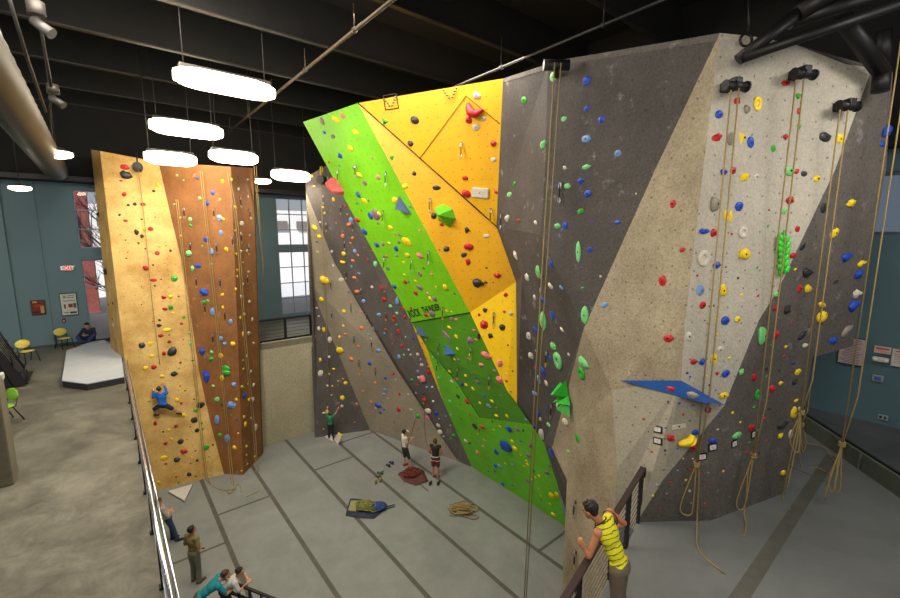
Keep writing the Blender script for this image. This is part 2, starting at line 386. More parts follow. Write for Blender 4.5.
# ray casting onto the panels
tv, tf, tp = [], [], []
for i, (w_, ts, n_) in enumerate(PANELS):
    for t in ts:
        k = len(tv); tv += list(t); tf.append((k, k+1, k+2)); tp.append(i)
BVH = BVHTree.FromPolygons(tv, tf)
def hit(px, py):
    d = ray(px, py).normalized()
    loc, n, idx, dist = BVH.ray_cast(CAM, d)
    if loc is None: return None
    if n.dot(CAM-loc) < 0: n = -n
    return loc, n, PANELS[tp[idx]][0]
HOLDS = [
(90,150,5.433,"188 93 50 28 r;193 135 65 45 k;170 167 25 12 r;185 240 24 24 r;207 299 22 14 k;242 293 22 18 k;288 295 30 20 r;160 352 14 18 k;192 383 26 16 r;280 376 14 12 k;315 371 14 16 y;354 364 10 8 r;366 187 26 22 y;345 222 22 16 k;307 85 20 8 y;392 285 16 16 y;407 328 10 10 g;251 446 28 32 k;295 432 24 20 y;282 468 22 22 k;330 429 32 22 r;263 504 18 14 r;193 489 12 10 k;165 458 9 7 r;205 555 12 9 r;197 588 14 10 k;365 560 28 24 r;300 536 14 10 k;379 523 18 14 y;413 519 12 10 g;437 546 16 16 k;8 100 14 24 k;15 137 10 20 k;20 173 10 18 k;28 315 14 26 k;46 348 20 28 k;25 275 10 14 g;42 475 26 30 k;66 483 10 16 k;64 577 12 18 g;50 415 8 10 g"),
(170,150,5.44,"38 138 16 16 m;73 163 12 12 m;149 154 16 20 b;203 68 20 14 b;286 170 18 22 y;334 161 14 18 y;232 232 20 26 b;162 263 20 18 m;204 289 18 24 b;272 268 14 14 y;23 295 14 12 m;55 367 14 14 y;109 376 22 24 m;112 409 18 16 g;355 310 18 20 y;268 367 28 40 l;291 376 18 18 y;276 450 22 32 l;195 487 26 28 b;61 464 12 12 y;176 523 14 14 g;102 561 34 34 m;225 553 24 38 l;307 540 20 26 y;372 214 14 20 w;422 160 14 16 w;424 253 10 16 w;391 400 24 26 w;439 372 14 20 w;386 456 18 16 w;386 551 14 18 w;434 464 12 12 w;356 437 14 14 y;361 565 16 18 y;420 548 16 18 w;388 305 12 12 w;343 88 16 10 y;408 97 16 10 w"),
(100,260,5.44,"248 42 36 28 r;288 27 14 12 k;354 17 18 8 t;366 51 8 6 r;411 69 12 8 y;404 100 38 34 g;292 109 38 18 r;333 105 12 10 k;298 140 14 14 k;226 146 10 8 r;260 143 12 8 y;346 202 28 20 r;384 200 24 20 y;428 197 16 10 k;226 243 10 10 r;352 265 30 20 r;384 256 30 28 g;395 288 20 14 y;290 268 10 8 k;323 327 18 14 k;320 356 28 18 k;288 333 12 8 r;366 380 44 22 y;330 411 32 18 r;376 407 14 8 k;377 443 20 18 r;228 464 40 34 k;274 457 28 24 y;392 499 48 54 k;347 508 24 24 r;282 522 28 18 y;293 582 30 24 r;248 587 26 24 y;443 345 20 16 r;456 310 18 20 g;487 396 16 18 m;490 455 20 26 m;452 433 10 8 r;457 493 12 8 y;437 558 16 16 r;466 552 10 8 y;504 546 16 12 k;430 590 10 10 g;32 60 28 36 k;70 235 10 20 k;72 355 16 24 w;68 320 10 10 k;90 533 12 14 k;45 240 10 18 k"),
(170,260,5.44,"122 45 18 30 m;154 31 34 24 b;184 172 52 42 b;187 229 22 26 g;207 221 18 18 m;232 281 26 46 l;284 188 20 18 y;287 257 14 20 y;330 336 24 28 l;276 426 26 30 l;298 455 22 22 l;343 455 24 26 y;174 494 32 44 b;226 501 20 18 m;223 537 24 22 g;275 519 24 30 y;306 590 40 34 g;366 54 14 18 y;366 88 12 12 y;358 158 14 20 y;426 64 14 18 w;397 130 14 18 w;386 198 12 24 w;432 226 16 18 w;404 294 16 20 w;382 312 14 22 y;447 322 14 24 w;396 402 12 30 y;428 398 18 20 w;398 545 12 12 y;398 592 14 14 y;418 522 12 20 w;454 453 12 14 w;397 12 12 10 w;227 22 12 12 m"),
(120,370,4.6,"247 17 34 24 k;192 29 22 16 y;116 3 14 10 y;299 95 10 8 k;276 74 10 8 r;261 137 22 20 y;282 152 16 14 r;290 206 26 20 y;162 245 18 24 r;257 258 18 16 r;199 284 12 10 k;224 276 20 16 y;237 318 18 14 y;209 337 20 16 r;279 329 28 24 k;308 319 10 8 r;334 331 10 8 y;293 374 34 22 r;203 405 34 24 y;262 412 30 28 k;210 431 16 12 r;329 400 14 10 y;354 416 14 14 k;347 372 10 8 k;318 479 22 18 k;259 491 12 10 r;251 468 10 8 y;178 516 18 14 y;325 430 10 8 r;269 518 10 10 k;349 489 10 8 k;382 479 10 8 g;341 231 30 28 k;354 277 22 22 k;370 161 36 30 k;349 184 26 18 g;375 244 12 16 g;382 270 10 14 g;323 261 10 8 r;397 357 26 28 g;427 343 12 12 k;409 398 10 8 g;405 422 10 8 g;340 134 10 8 k;244 538 14 12 k;133 140 16 14 y"),
(180,370,4.6,"120 25 32 60 b;213 10 36 30 g;194 36 18 28 y;247 65 24 26 l;153 74 18 14 m;285 77 16 14 y;171 135 24 24 m;238 160 40 36 l;259 135 16 14 y;296 118 20 26 b;170 230 24 44 l;183 298 18 22 g;219 317 26 40 l;251 355 22 18 y;261 228 14 12 b;294 215 12 18 y;300 248 14 26 y;349 262 18 32 w;334 134 16 24 w;318 134 16 18 y;337 69 16 18 w;305 349 14 16 y;306 390 12 10 y;309 432 10 10 y;343 396 14 12 y;236 207 10 10 g;326 220 10 14 w;268 290 10 10 y;270 332 8 8 b;283 463 10 8 y;191 158 10 16 k;326 5 12 16 w;312 62 10 14 y"),
(300,160,5.44,"63 85 16 18 y;76 142 18 10 y;79 369 34 26 y;105 418 24 22 y;95 498 16 14 y;109 338 16 12 w;92 446 18 8 k;182 215 18 20 y;122 257 18 14 y;133 288 14 16 y;119 52 12 34 y;8 357 16 30 r;231 413 22 24 o;196 342 8 10 o;237 511 20 24 y;231 555 28 16 y;286 546 22 16 o;286 425 16 18 o;298 495 22 24 l;316 516 14 14 o;267 352 24 24 o;276 326 22 36 l;246 250 14 18 r;257 295 12 10 o;274 451 16 12 o;173 497 14 16 w;180 574 12 16 w;280 580 14 18 l;365 540 12 20 r;151 100 10 20 m;323 80 34 24 y;290 43 18 16 v;353 126 22 28 v;426 93 20 28 p;317 189 26 24 b;351 222 32 22 y;371 217 14 16 v;310 237 12 12 b;334 274 10 8 k;383 305 28 28 b;413 298 40 56 v;431 292 22 20 y;422 341 16 18 v;313 325 22 22 r;352 390 30 30 b;493 369 28 24 y;517 219 32 34 y;417 460 28 24 b;448 456 20 20 v;485 452 18 16 y;399 424 10 8 r;522 482 20 28 b;472 525 20 14 r;525 520 16 18 v;390 496 12 14 r;456 526 12 10 b;539 404 16 18 v;520 407 12 10 r;410 528 10 10 b;478 590 20 16 b"),
(300,260,5.44,"133 107 50 44 y;117 215 26 28 y;237 279 22 22 y;236 358 16 18 y;215 417 16 22 y;217 489 34 34 y;109 543 18 22 y;128 378 18 30 y;101 373 18 24 w;162 432 24 34 w;158 526 18 18 w;90 260 16 12 w;182 592 18 14 y;184 30 12 16 w;229 12 26 16 y;224 108 28 22 w;296 96 20 20 o;311 171 24 22 o;276 226 18 12 o;330 282 12 16 o;334 368 28 22 o;302 358 12 8 o;246 403 18 16 o;318 469 18 16 o;280 539 20 22 o;346 223 22 24 l;285 40 14 20 l;320 72 18 16 l;402 371 16 18 l;429 296 24 22 l;373 405 14 12 l;426 491 26 20 l;378 560 20 22 b;391 147 16 18 w;458 214 22 24 r;458 172 16 12 r;440 150 14 30 r;465 376 14 16 r;468 306 12 24 r;460 398 14 14 l;511 308 18 20 r;509 333 14 20 r;492 250 20 22 m;527 289 18 18 m;533 390 16 30 r;521 421 12 12 r;503 458 10 10 r;265 175 10 12 b;538 525 20 26 l;285 5 18 10 o;101 305 14 10 w;410 20 20 30 m;200 468 12 10 m;524 352 12 14 g;468 145 12 16 r;387 428 10 10 w;478 578 10 8 b;477 48 24 22 b;514 145 22 22 b;527 225 20 40 l;532 205 16 16 b"),
(300,360,5.44,"110 5 18 10 y;112 72 28 36 w;157 76 16 14 y;180 47 18 14 y;247 125 22 22 y;231 205 24 28 y;175 140 14 12 y;149 140 18 14 w;170 190 12 10 w;233 102 14 12 o;207 114 10 8 y;308 238 20 16 o;228 252 20 16 w;146 282 20 22 y;128 288 24 12 w;378 17 22 22 b;333 57 14 10 o;321 77 14 14 o;409 124 18 16 o;463 98 20 14 b;461 159 18 14 l;454 184 20 14 l;343 168 14 10 o;508 74 20 16 r;386 227 16 18 o;424 246 34 24 b;437 284 16 18 b;413 261 14 10 w;457 271 12 12 b;537 268 20 24 r;542 186 14 20 r;297 338 10 8 o;127 375 8 8 y;514 340 8 8 b;480 30 8 8 w;478 208 8 8 w"),
(380,280,5.44,"134 199 18 22 r;119 356 18 20 r;139 309 10 10 m;180 316 14 16 b;203 404 18 18 w;172 542 18 14 g;230 538 34 40 p;205 497 16 20 l;253 582 16 16 l;225 462 20 18 w;204 569 16 12 r;72 510 18 14 r;29 532 16 14 b;262 500 18 26 r;210 530 16 20 w;110 490 10 12 r;155 378 12 12 w;220 430 10 16 l;250 425 10 14 r;122 535 10 10 r;85 540 8 8 w;130 407 12 12 m;165 405 12 12 w;230 342 12 12 p;231 377 12 14 r;262 470 10 12 p;131 155 32 22 r;137 10 22 22 r;156 8 14 16 v;193 5 22 12 y;216 42 34 24 v;193 69 24 20 r;260 73 18 14 p;355 38 28 28 y;305 38 14 12 y;273 100 24 22 y;297 102 22 24 v;405 74 14 10 k;168 154 14 20 r;166 210 10 12 b;249 188 22 20 r;265 190 10 12 y;282 183 30 32 v;362 169 20 16 y;389 172 14 12 y;445 140 10 8 o;389 213 22 22 v;416 215 22 14 p;377 258 24 16 y;415 308 22 18 y;457 268 10 8 k;370 378 14 16 y;421 373 18 14 y;404 430 18 14 y;423 435 20 16 v;490 328 34 38 v;522 325 20 12 p;511 273 18 14 p;490 408 14 24 y;480 428 20 12 v;316 314 10 8 v;247 323 14 12 p;352 360 10 12 b;378 497 20 14 y;384 480 10 10 b;402 414 14 10 y;466 521 16 20 y;501 507 16 14 v;518 530 14 12 b;530 552 20 18 v;445 566 20 22 b;468 570 18 16 y;505 590 20 16 y;410 540 18 14 r;288 420 14 16 m;320 532 16 16 m;345 490 12 12 m;392 552 20 14 w;418 586 10 10 k"),
(380,370,5.44,"72 20 18 14 r;27 44 16 12 b;25 105 16 10 l;18 131 16 12 l;111 129 20 22 r;154 130 12 16 w;175 53 20 16 g;228 45 34 44 p;252 98 14 14 l;284 92 12 14 w;203 81 14 10 r;241 163 20 26 r;288 170 16 14 w;237 181 16 14 g;263 195 14 10 r;101 215 18 20 r;126 215 10 14 r;262 222 36 28 w;306 232 22 26 b;265 260 32 24 p;168 214 18 10 w;204 249 22 26 g;316 300 24 18 w;326 338 24 28 w;78 286 10 10 b;210 192 12 14 g;320 265 10 10 w;358 252 10 12 l;400 355 22 18 g;148 332 22 16 w;235 128 18 16 k;260 10 20 20 r;8 200 10 10 b;5 228 14 12 b;205 8 14 20 l;222 62 12 14 w;195 125 10 16 l;345 360 12 10 w;385 372 10 14 g;210 320 8 8 b;240 145 16 10 r;321 41 14 14 m;392 64 20 12 w;424 142 22 20 k;472 168 28 26 r;381 170 14 22 m;385 242 12 14 m;488 244 18 12 r;524 262 14 10 r;516 307 28 34 k;467 384 18 18 w;489 398 18 16 k;532 448 24 24 p;541 326 10 26 r;442 265 10 10 k;423 330 8 8 k;437 186 8 10 k;383 300 10 10 m;322 102 12 12 m"),
(300,90,5.44,"133 231 16 20 b;179 254 22 22 v;304 226 30 30 y;218 357 26 32 b;275 314 30 36 y;271 320 18 18 k;157 391 16 14 r;391 370 16 16 p;215 411 12 10 b;231 406 10 10 b;196 162 44 32 y;231 138 30 30 p;120 170 28 34 v"),
(460,280,4.98,"227 73 22 22 r;220 157 16 16 r;254 166 20 24 w;124 150 22 22 k;94 173 16 16 r;120 221 40 48 r;211 236 30 34 k;150 276 24 28 k;239 324 12 12 r;199 415 28 42 p;229 467 10 10 w;230 503 14 16 r;262 453 10 12 k;252 556 14 10 v;128 371 54 34 p;198 496 36 36 p;106 422 24 20 p;70 250 16 14 p;171 451 20 14 v;28 478 16 22 y;10 519 18 22 b;60 465 18 16 v;76 488 14 14 b;87 507 22 20 v;63 546 20 16 y;122 577 18 14 b;203 576 14 12 v;20 245 10 8 k;94 280 18 34 k;450 28 36 26 w;504 36 28 18 l;409 98 20 26 b;424 108 20 20 b;372 86 16 24 w;460 180 28 44 b;374 248 30 30 b;344 278 26 38 w;507 246 24 16 w;454 288 14 10 b;464 328 42 36 m;354 376 30 34 w;446 387 28 18 b;376 350 14 10 l;375 438 16 16 r;414 457 38 38 b;393 496 24 36 l;430 514 22 24 w;373 565 30 22 l;469 540 12 10 b;540 468 14 14 b;541 371 14 18 w"),
(500,300,4.983,"423 75 38 90 m.pinch;522 24 32 28 l;354 71 14 10 b;342 369 14 12 b;271 441 14 10 l;232 542 16 18 b;285 524 26 28 w;193 560 20 24 b;337 566 14 12 b;345 272 18 16 w;442 20 14 10 b;408 365 46 52 g.ring;421 315 74 48 m.half;291 303 54 74 m.ring;216 106 44 92 m.pinch"),
(480,320,3.7375,"365 443 22 36 g;320 381 26 26 w;232 428 26 38 w;270 494 28 30 b;330 492 20 16 m;257 391 18 14 m;226 370 12 14 w;203 274 22 18 l;222 350 12 14 b;202 396 12 16 b;300 415 8 8 b;704 68 36 28 r"),
(480,170,3.7375,"721 126 22 32 r;755 299 22 18 r;683 414 28 40 r;514 196 24 16 b;418 195 10 8 b;412 298 20 20 b;380 366 10 10 b;450 397 10 10 w;382 441 12 10 g;404 88 28 28 b;376 40 26 24 b;376 154 24 22 g;289 209 24 22 m;319 208 22 26 b;327 60 24 20 m;130 52 20 16 g;110 92 30 18 m;103 180 28 24 w;143 188 20 14 r;208 196 16 14 w;134 316 28 22 w;218 320 10 8 g;217 380 24 46 m.pinch;266 353 22 28 b;177 400 18 26 w;367 305 18 80 m.pinch;286 58 8 8 b;583 88 8 8 w"),
(480,20,3.7375,"275 212 26 34 m;166 299 26 26 g;314 370 20 18 m;237 466 28 30 m;398 228 30 36 b;400 331 22 20 b;454 372 26 30 b;398 444 34 30 l;516 498 26 24 l;396 549 34 18 m;317 552 16 14 w"),
(440,80,4.983,"184 77 40 38 w;141 200 32 36 r;217 191 30 26 w;180 236 36 34 w;265 316 30 34 r;267 396 26 24 w;123 489 28 24 r;128 566 44 40 r;202 560 80 46 w.slab;279 557 24 18 r"),
(390,190,4.98,"284 125 30 36 r;218 128 28 36 k;256 172 22 18 r;383 199 24 28 k;480 230 30 20 w;281 293 32 30 k;246 297 12 10 r;388 282 48 34 r;368 323 30 24 k;387 356 22 36 r;480 388 14 12 k;533 423 38 28 r;513 459 12 10 r;436 463 56 40 k;475 461 20 14 k;25 50 30 34 y;100 82 16 16 v;93 116 14 8 p;44 220 16 20 v;8 188 18 20 y;85 258 52 36 y;46 258 14 20 v;30 294 20 24 b;33 327 18 20 v;86 324 22 22 y;148 203 14 14 p;147 325 36 26 p;68 360 16 14 y;168 390 14 12 k;148 419 22 24 v;207 420 18 14 p;73 422 14 12 y;126 448 26 26 y;75 455 22 28 r;94 456 16 18 v"),
(290,80,3.7375,"466 150 32 30 k.dome;450 237 22 22 k;356 157 26 28 g.tri;380 289 14 18 g;465 349 16 18 k;548 403 30 18 k;431 396 22 20 y;735 583 22 12 w"),
(460,400,4.6,"67 123 26 26 k;30 8 24 18 r;92 14 14 12 y;147 5 20 12 y;132 25 24 16 l;168 36 14 10 v;168 72 18 14 y;216 72 18 14 y;46 70 12 10 r;105 123 18 20 r;93 144 18 18 r;225 133 34 26 b;262 131 26 16 v;184 120 14 10 y;155 137 12 10 y;210 210 50 48 b;241 190 16 18 y;253 225 28 24 y;279 188 12 10 b;323 204 24 26 v;167 238 20 28 b;315 253 20 20 v;303 90 14 12 l;340 115 16 18 l;280 253 10 8 y;305 280 14 12 y;311 296 18 14 y;295 303 12 10 y;240 295 12 12 l;208 291 12 10 y;163 301 16 18 b;183 305 16 22 l;160 325 14 14 b;197 385 14 20 b;242 390 10 10 b;112 183 14 10 p;107 214 14 14 p;84 240 26 22 p;24 188 18 18 w;45 198 18 18 k;133 263 12 10 r;130 305 10 10 r;130 328 10 8 k;80 155 8 8 y;85 190 10 10 v;313 373 26 20 v;330 364 10 10 y;347 355 12 10 y;365 349 16 14 y;362 408 10 8 y;371 440 12 10 y;400 333 20 18 v;412 303 14 12 v;422 437 28 26 y;446 437 22 30 y;430 525 20 18 y;414 478 14 10 y;338 325 14 12 b;375 460 8 8 k;290 140 8 18 k;148 100 8 18 k;377 157 32 40 w;406 112 20 18 m;370 87 18 18 w;398 41 16 14 b;426 240 32 34 l;495 238 20 20 m;486 100 30 34 w;447 22 22 30 w;460 142 12 10 b;366 55 16 20 b;496 62 12 10 b"),
(680,80,4.983,"282 103 34 36 r;386 118 40 74 y.ring;332 145 32 44 t;195 172 42 40 b;180 286 52 40 r;250 293 36 64 t;314 288 44 68 y.tri;352 311 36 56 b;524 283 24 30 r;464 343 24 36 g;216 458 34 32 b;264 452 30 40 r;318 483 46 40 y;378 483 32 34 w;526 16 44 28 r;543 453 52 50 m;580 455 28 28 r;588 80 24 30 g;592 155 24 36 r;592 232 18 36 g"),
(680,190,4.983,"178 70 60 74 t.half;295 82 42 46 b;225 130 24 54 y;250 130 22 60 y;118 205 50 30 b;167 213 34 40 r;257 219 14 16 r;313 210 44 58 w.ring;443 99 14 12 r;437 180 14 14 g;316 320 58 54 y;117 340 60 80 w.ring;180 373 42 34 b;229 384 14 14 r;397 313 12 10 r;386 385 14 20 g;87 426 14 14 r;100 498 42 60 l;210 500 40 62 y;237 434 14 10 l;289 438 14 14 k;305 524 18 16 y;389 528 16 14 r;113 575 34 36 r;545 50 40 40 r;520 106 34 28 m;560 327 34 28 r;585 195 26 32 r;533 402 14 10 r;573 396 16 16 y;476 522 30 26 m;475 585 32 26 r;12 298 28 26 r;168 575 10 16 k"),
(660,300,4.983,"281 95 22 22 y;326 103 44 42 b;388 96 32 36 y;224 102 12 10 k;143 180 30 44 w;42 188 48 38 r;233 172 16 12 l;286 172 16 14 y;300 246 36 32 w;268 293 32 60 y;344 289 18 14 y;168 307 36 28 r;208 307 34 34 b;284 365 18 18 r;136 364 18 14 k;150 382 16 12 b;328 366 40 36 b;232 378 12 12 y;246 424 14 16 k;314 475 50 32 y;278 450 14 12 b;321 405 14 14 w;402 358 28 34 m;540 101 14 18 k;578 168 32 36 r;550 224 12 12 g;512 175 50 90 m.half;469 383 24 38 r;557 440 32 36 r;487 470 30 48 g.ring;530 380 16 14 g;530 343 16 20 k;594 349 14 20 k;522 285 14 18 r;468 533 16 14 g;545 540 18 16 k;360 563 16 16 y;515 590 26 16 r;52 440 46 26 r;160 470 60 36 t;224 510 20 16 b;236 546 34 34 r;116 570 18 16 r;96 516 18 14 b;40 506 14 12 k;298 576 18 14 b;170 560 12 8 y"),
(640,400,4.983,"215 72 20 16 r;18 94 18 14 r;195 18 18 12 b;336 46 32 34 r;193 131 64 20 w.slab;151 188 42 34 r;128 138 14 12 b;272 162 36 30 b;57 258 16 14 r;124 251 16 16 k;187 243 14 12 b;214 291 14 10 y;265 237 32 38 r;361 201 44 26 b;478 177 46 32 m;386 147 16 12 w;399 78 18 14 b;459 64 16 18 y;499 111 14 10 y;568 34 14 14 g;555 140 34 32 r;590 152 16 14 g;545 210 14 12 g;534 262 14 14 r;592 264 14 16 k;561 309 14 14 g;186 350 16 10 l;262 293 12 10 w;250 350 14 18 r;228 398 14 12 y;149 409 18 12 r;63 476 16 12 y;132 466 16 10 l;97 537 18 12 r;83 421 16 8 w;340 362 16 8 l;415 355 12 14 y;470 380 14 10 g;338 416 16 10 r;386 453 14 10 g;504 413 10 12 r;447 482 12 10 g;321 517 18 10 r;246 453 14 14 w;256 513 14 10 l;206 515 8 8 y"),
(740,390,4.983,"70 85 16 16 g;148 91 18 18 k;157 3 26 14 r;278 52 22 18 y;268 112 34 58 y;116 151 34 32 r;208 175 56 32 k;198 227 28 28 y;252 220 22 44 w;127 252 14 14 r;97 313 20 18 k;212 412 26 26 y;183 424 12 10 k;118 399 14 10 r;47 260 14 14 g;35 311 12 12 r;62 358 14 12 g;3 160 10 12 y;92 203 16 14 g;275 232 10 16 l;5 462 12 12 r;294 95 12 28 w"),
(760,300,4.983,"75 37 34 24 r;133 47 36 44 k;41 101 12 16 k;152 118 14 12 r;79 168 36 34 r;209 178 40 34 k;127 233 16 18 y;225 227 28 22 w;51 224 14 10 g;120 280 16 14 r;165 313 18 16 b;107 343 36 30 k;189 359 32 30 y;171 407 30 26 k;102 414 20 20 y;58 438 36 38 r;178 501 24 18 y;47 540 18 16 k;307 23 36 28 y;305 84 52 54 y.smile;463 28 50 50 b;363 199 46 34 b;432 155 60 48 t;31 343 14 24 k;31 380 14 12 g;23 287 10 14 r"),
(780,100,4.983,"99 53 30 36 r;101 131 28 40 g;26 182 26 32 r;222 186 56 50 k;299 193 44 48 y;45 352 48 48 m;84 355 28 26 r;120 367 30 30 k;185 392 34 36 y;48 500 42 40 r;24 555 34 26 m;217 540 32 50 k;351 512 44 38 y;526 155 56 56 b;511 219 36 30 b"),
(780,200,4.983,"271 164 46 42 y;329 283 52 40 b;403 318 44 30 y;389 369 52 38 b;89 145 30 34 r;112 231 32 32 k;181 182 12 14 k;61 278 36 30 r;75 346 14 16 y;133 362 46 44 k;98 441 26 44 r;137 441 32 40 y;279 408 28 20 k;379 468 44 42 w;365 528 56 58 b;208 522 36 24 y;35 546 30 38 k;457 261 10 14 k;36 351 12 8 r"),
]
DRAWS = [(170,150,5.44,[(78,340),(240,342),(111,530),(255,535),(377,280),(427,345),(380,475),(342,495),(420,540)]),
(170,260,5.44,[(145,118),(274,122),(192,265),(300,305),(234,428),(415,105)]),
(300,160,5.44,[(208,80),(304,50),(468,90),(223,270),(245,465),(452,300),(143,365),(128,215),(460,560),(290,360)]),
(300,260,5.44,[(168,135),(252,80),(335,175),(278,270),(175,300),(296,440),(390,460),(322,570),(366,310),(470,305)]),
(300,360,5.44,[(412,70)]),
(380,280,5.44,[(320,370),(313,470),(425,500),(345,170),(497,390)]),
(440,80,4.983,[(108,335),(310,690)]),
(390,190,4.98,[(198,65),(503,115),(193,325),(108,370)]),
(460,280,4.98,[(169,185),(149,500)]),
(480,170,3.7375,[(304,65),(234,405)]),
(500,300,4.983,[(238,275),(262,540)]),
(500,440,3.785,[(288,250),(290,440)])]
# ============================================================ holds
COL = {'r': ((188, 22, 30), 'red'), 'k': ((44, 44, 46), 'black'), 'y': ((240, 205, 20), 'yellow'), 'g': ((40, 165, 45), 'green'), 'b': ((28, 72, 180), 'blue'),
       'w': ((205, 196, 180), 'cream'), 'o': ((225, 120, 70), 'orange'), 'p': ((225, 120, 120), 'pink'), 'v': ((140, 100, 125), 'mauve'), 'l': ((110, 150, 200), 'sky-blue'),
       't': ((140, 132, 118), 'grey'), 'm': ((120, 205, 125), 'mint')}
HM = {k: mat('hold_'+v[1].replace('-', '_'), v[0], .45, var=.12, scale=5, bump=.15) for k, v in COL.items()}
boltm = mat('bolt_steel', (90, 88, 86), .4, .8)
holeM = mat('bolt_hole', (20, 18, 18), .9)
def proto(kind, seed):
    bm = B(); rnd = random.Random(seed*31+hash(kind) % 7 if False else seed*31+len(kind))
    if kind in ('jug', 'crimp', 'blob', 'dome', 'pinch', 'half', 'smile', 'facet', 'oval'):
        bmesh.ops.create_icosphere(bm, subdivisions=1 if kind == 'facet' else 2, radius=.5)
        off = Vector((seed*3.1, seed*1.7, len(kind)))
        for v in bm.verts:
            c = v.co; n = noise.noise(c*2.2+off)
            if c.z < 0: c.z *= .1
            if kind == 'jug':
                lip = max(0, c.y)*1.6; c.z *= .75+lip
                if c.y > .05 and c.z > .25 and abs(c.x) < .3: c.z -= .22
                c.x *= 1+.25*n; c.y *= 1+.25*n
            elif kind == 'crimp':
                c.z *= .5+1.3*max(0, c.y+.1); c.x *= 1+.3*n; c.y *= 1.0+.2*noise.noise(c*3+off)
            elif kind == 'blob':
                m_ = 1+.55*noise.noise(c*3.3+off); c.x *= m_; c.y *= m_; c.z *= m_*1.05
            elif kind == 'dome': c.z *= .8
            elif kind == 'pinch':
                c.x *= (1-.35*abs(c.y)*2*abs(c.y)); c.z *= .85; 
                if abs(c.x) < .12 and c.z > .2: c.z -= .1
            elif kind == 'half':
                if c.x < 0: c.x *= .25
                c.x = (c.x-.2)*1.4; c.z *= .9
            elif kind == 'facet':
                c.x *= 1+rnd.uniform(-.25, .25); c.y *= 1+rnd.uniform(-.25, .25); c.z *= 1+rnd.uniform(-.3, .5)
            elif kind == 'oval': c.z *= .35
        if kind != 'facet':
            for f in bm.faces: f.smooth = True
        if kind == 'smile':
            for s in (-1, 1): ball(bm, (s*.17, .14, .4), .06, (1, 1.6, .6), sub=1, mi=1)
            tube(bm, [(.26*math.cos(t), -.02+.24*math.sin(t), .41-.06) for t in [PI*(1.1+.8*i/6) for i in range(7)]], .035, 5, 1)
        top = {'jug': .4, 'crimp': .3, 'blob': .5, 'dome': .4, 'pinch': .34, 'half': .4, 'facet': .45, 'smile': .4, 'oval': .17}[kind]
    elif kind == 'ring':
        n, m_ = 16, 8
        vs = [[bm.verts.new(((.32+.17*math.cos(q))*math.cos(p), (.33+.17*math.cos(q))*math.sin(p), .12+.2*math.sin(q)*(1+.3*math.sin(p)))) for q in (2*PI*j/m_ for j in range(m_))] for p in (2*PI*i/n for i in range(n))]
        for i in range(n):
            for j in range(m_):
                f = bm.faces.new((vs[i][j], vs[(i+1) % n][j], vs[(i+1) % n][(j+1) % m_], vs[i][(j+1) % m_])); f.smooth = True
        ball(bm, (0, 0, 0), .28, (1, 1, .4)); top = .11
    elif kind == 'tri':
        r = [(-.5, .5), (.5, .1), (-.3, -.5)]
        a = [bm.verts.new((x, y, 0)) for x, y in r]; t = bm.verts.new((-.02, .08, .45))
        bm.faces.new(a)
        for i in range(3): bm.faces.new((a[i], a[(i+1) % 3], t))
        bmesh.ops.recalc_face_normals(bm, faces=bm.faces[:])
        bmesh.ops.bevel(bm, geom=bm.edges[:], offset=.03, segments=2, affect='EDGES'); top = .4
    elif kind == 'slab':
        box(bm, (0, 0, .15), (1, 1, .3), bev=.1)
        for v in bm.verts: v.co.y += .15*math.cos(v.co.x*2.6)-.1; v.co.z *= 1+.3*math.cos(v.co.x*3)
        top = .36
    return bm, top
PC = {}
def proto_mesh(kind, seed, col):
    k = (kind, seed, col)
    if k not in PC:
        bm, top = proto(kind, seed); me = bpy.data.meshes.new('climbing_hold'); bm.to_mesh(me); bm.free()
        me.materials.append(HM[col]); me.materials.append(holeM)
        PC[k] = (me, top)
    return PC[k]
bb = B(); tube(bb, [(0, 0, -.01), (0, 0, .012)], .5, 8)
boltmesh = bpy.data.meshes.new('bolt'); bb.to_mesh(boltmesh); bb.free(); boltmesh.materials.append(holeM)
def hold_matrix(px, py, w, h, sz=None, twist=0):
    r = hit(px, py)
    if r is None: return None
    loc, n, where = r
    def onp(x, y):
        d = ray(x, y); return CAM+d*((loc-CAM).dot(n)/d.dot(n))
    iso = depth(loc)/FPX
    ey = onp(px, py-1)-loc; ex = onp(px+1, py)-loc
    y = ey.normalized(); x = y.cross(n).normalized()
    sx = w*min(abs(ex.dot(x)), 1.5*iso); sy = h*min(ey.length, 1.35*iso)
    s = sz if sz else min(.55*min(w, h)*iso*1.25, .32)
    m = Matrix((x, y, n)).transposed().to_4x4()
    m = m @ Matrix.Rotation(twist, 4, 'Z')
    m.translation = loc-n*.004
    return m, (sx, sy, s), where, loc, n
ALL = []
for (x0, y0, k, s) in HOLDS:
    for e in s.split(';'):
        p = e.split(); c = p[4].split('.')
        px, py, w, h = x0+float(p[0])/k, y0+float(p[1])/k, float(p[2])/k, float(p[3])/k
        if py < 172 and 144 < px < 262 and ((px < 199) or px > 206): 
            if py < 168: continue
        q_ = .95 if w*h < 12 else 1.06; w *= q_; h *= q_
        if any((px-q[0])**2+(py-q[1])**2 < (3.2**2 if q[4] == c[0] else 2.3**2) for q in ALL): continue
        r = hold_matrix(px, py, w, h)
        if r is None: continue
        ALL.append([px, py, w, h, c[0], c[1] if len(c) > 1 else None, r])
ALL.sort(key=lambda q: -q[2]*q[3])
NIND = 292
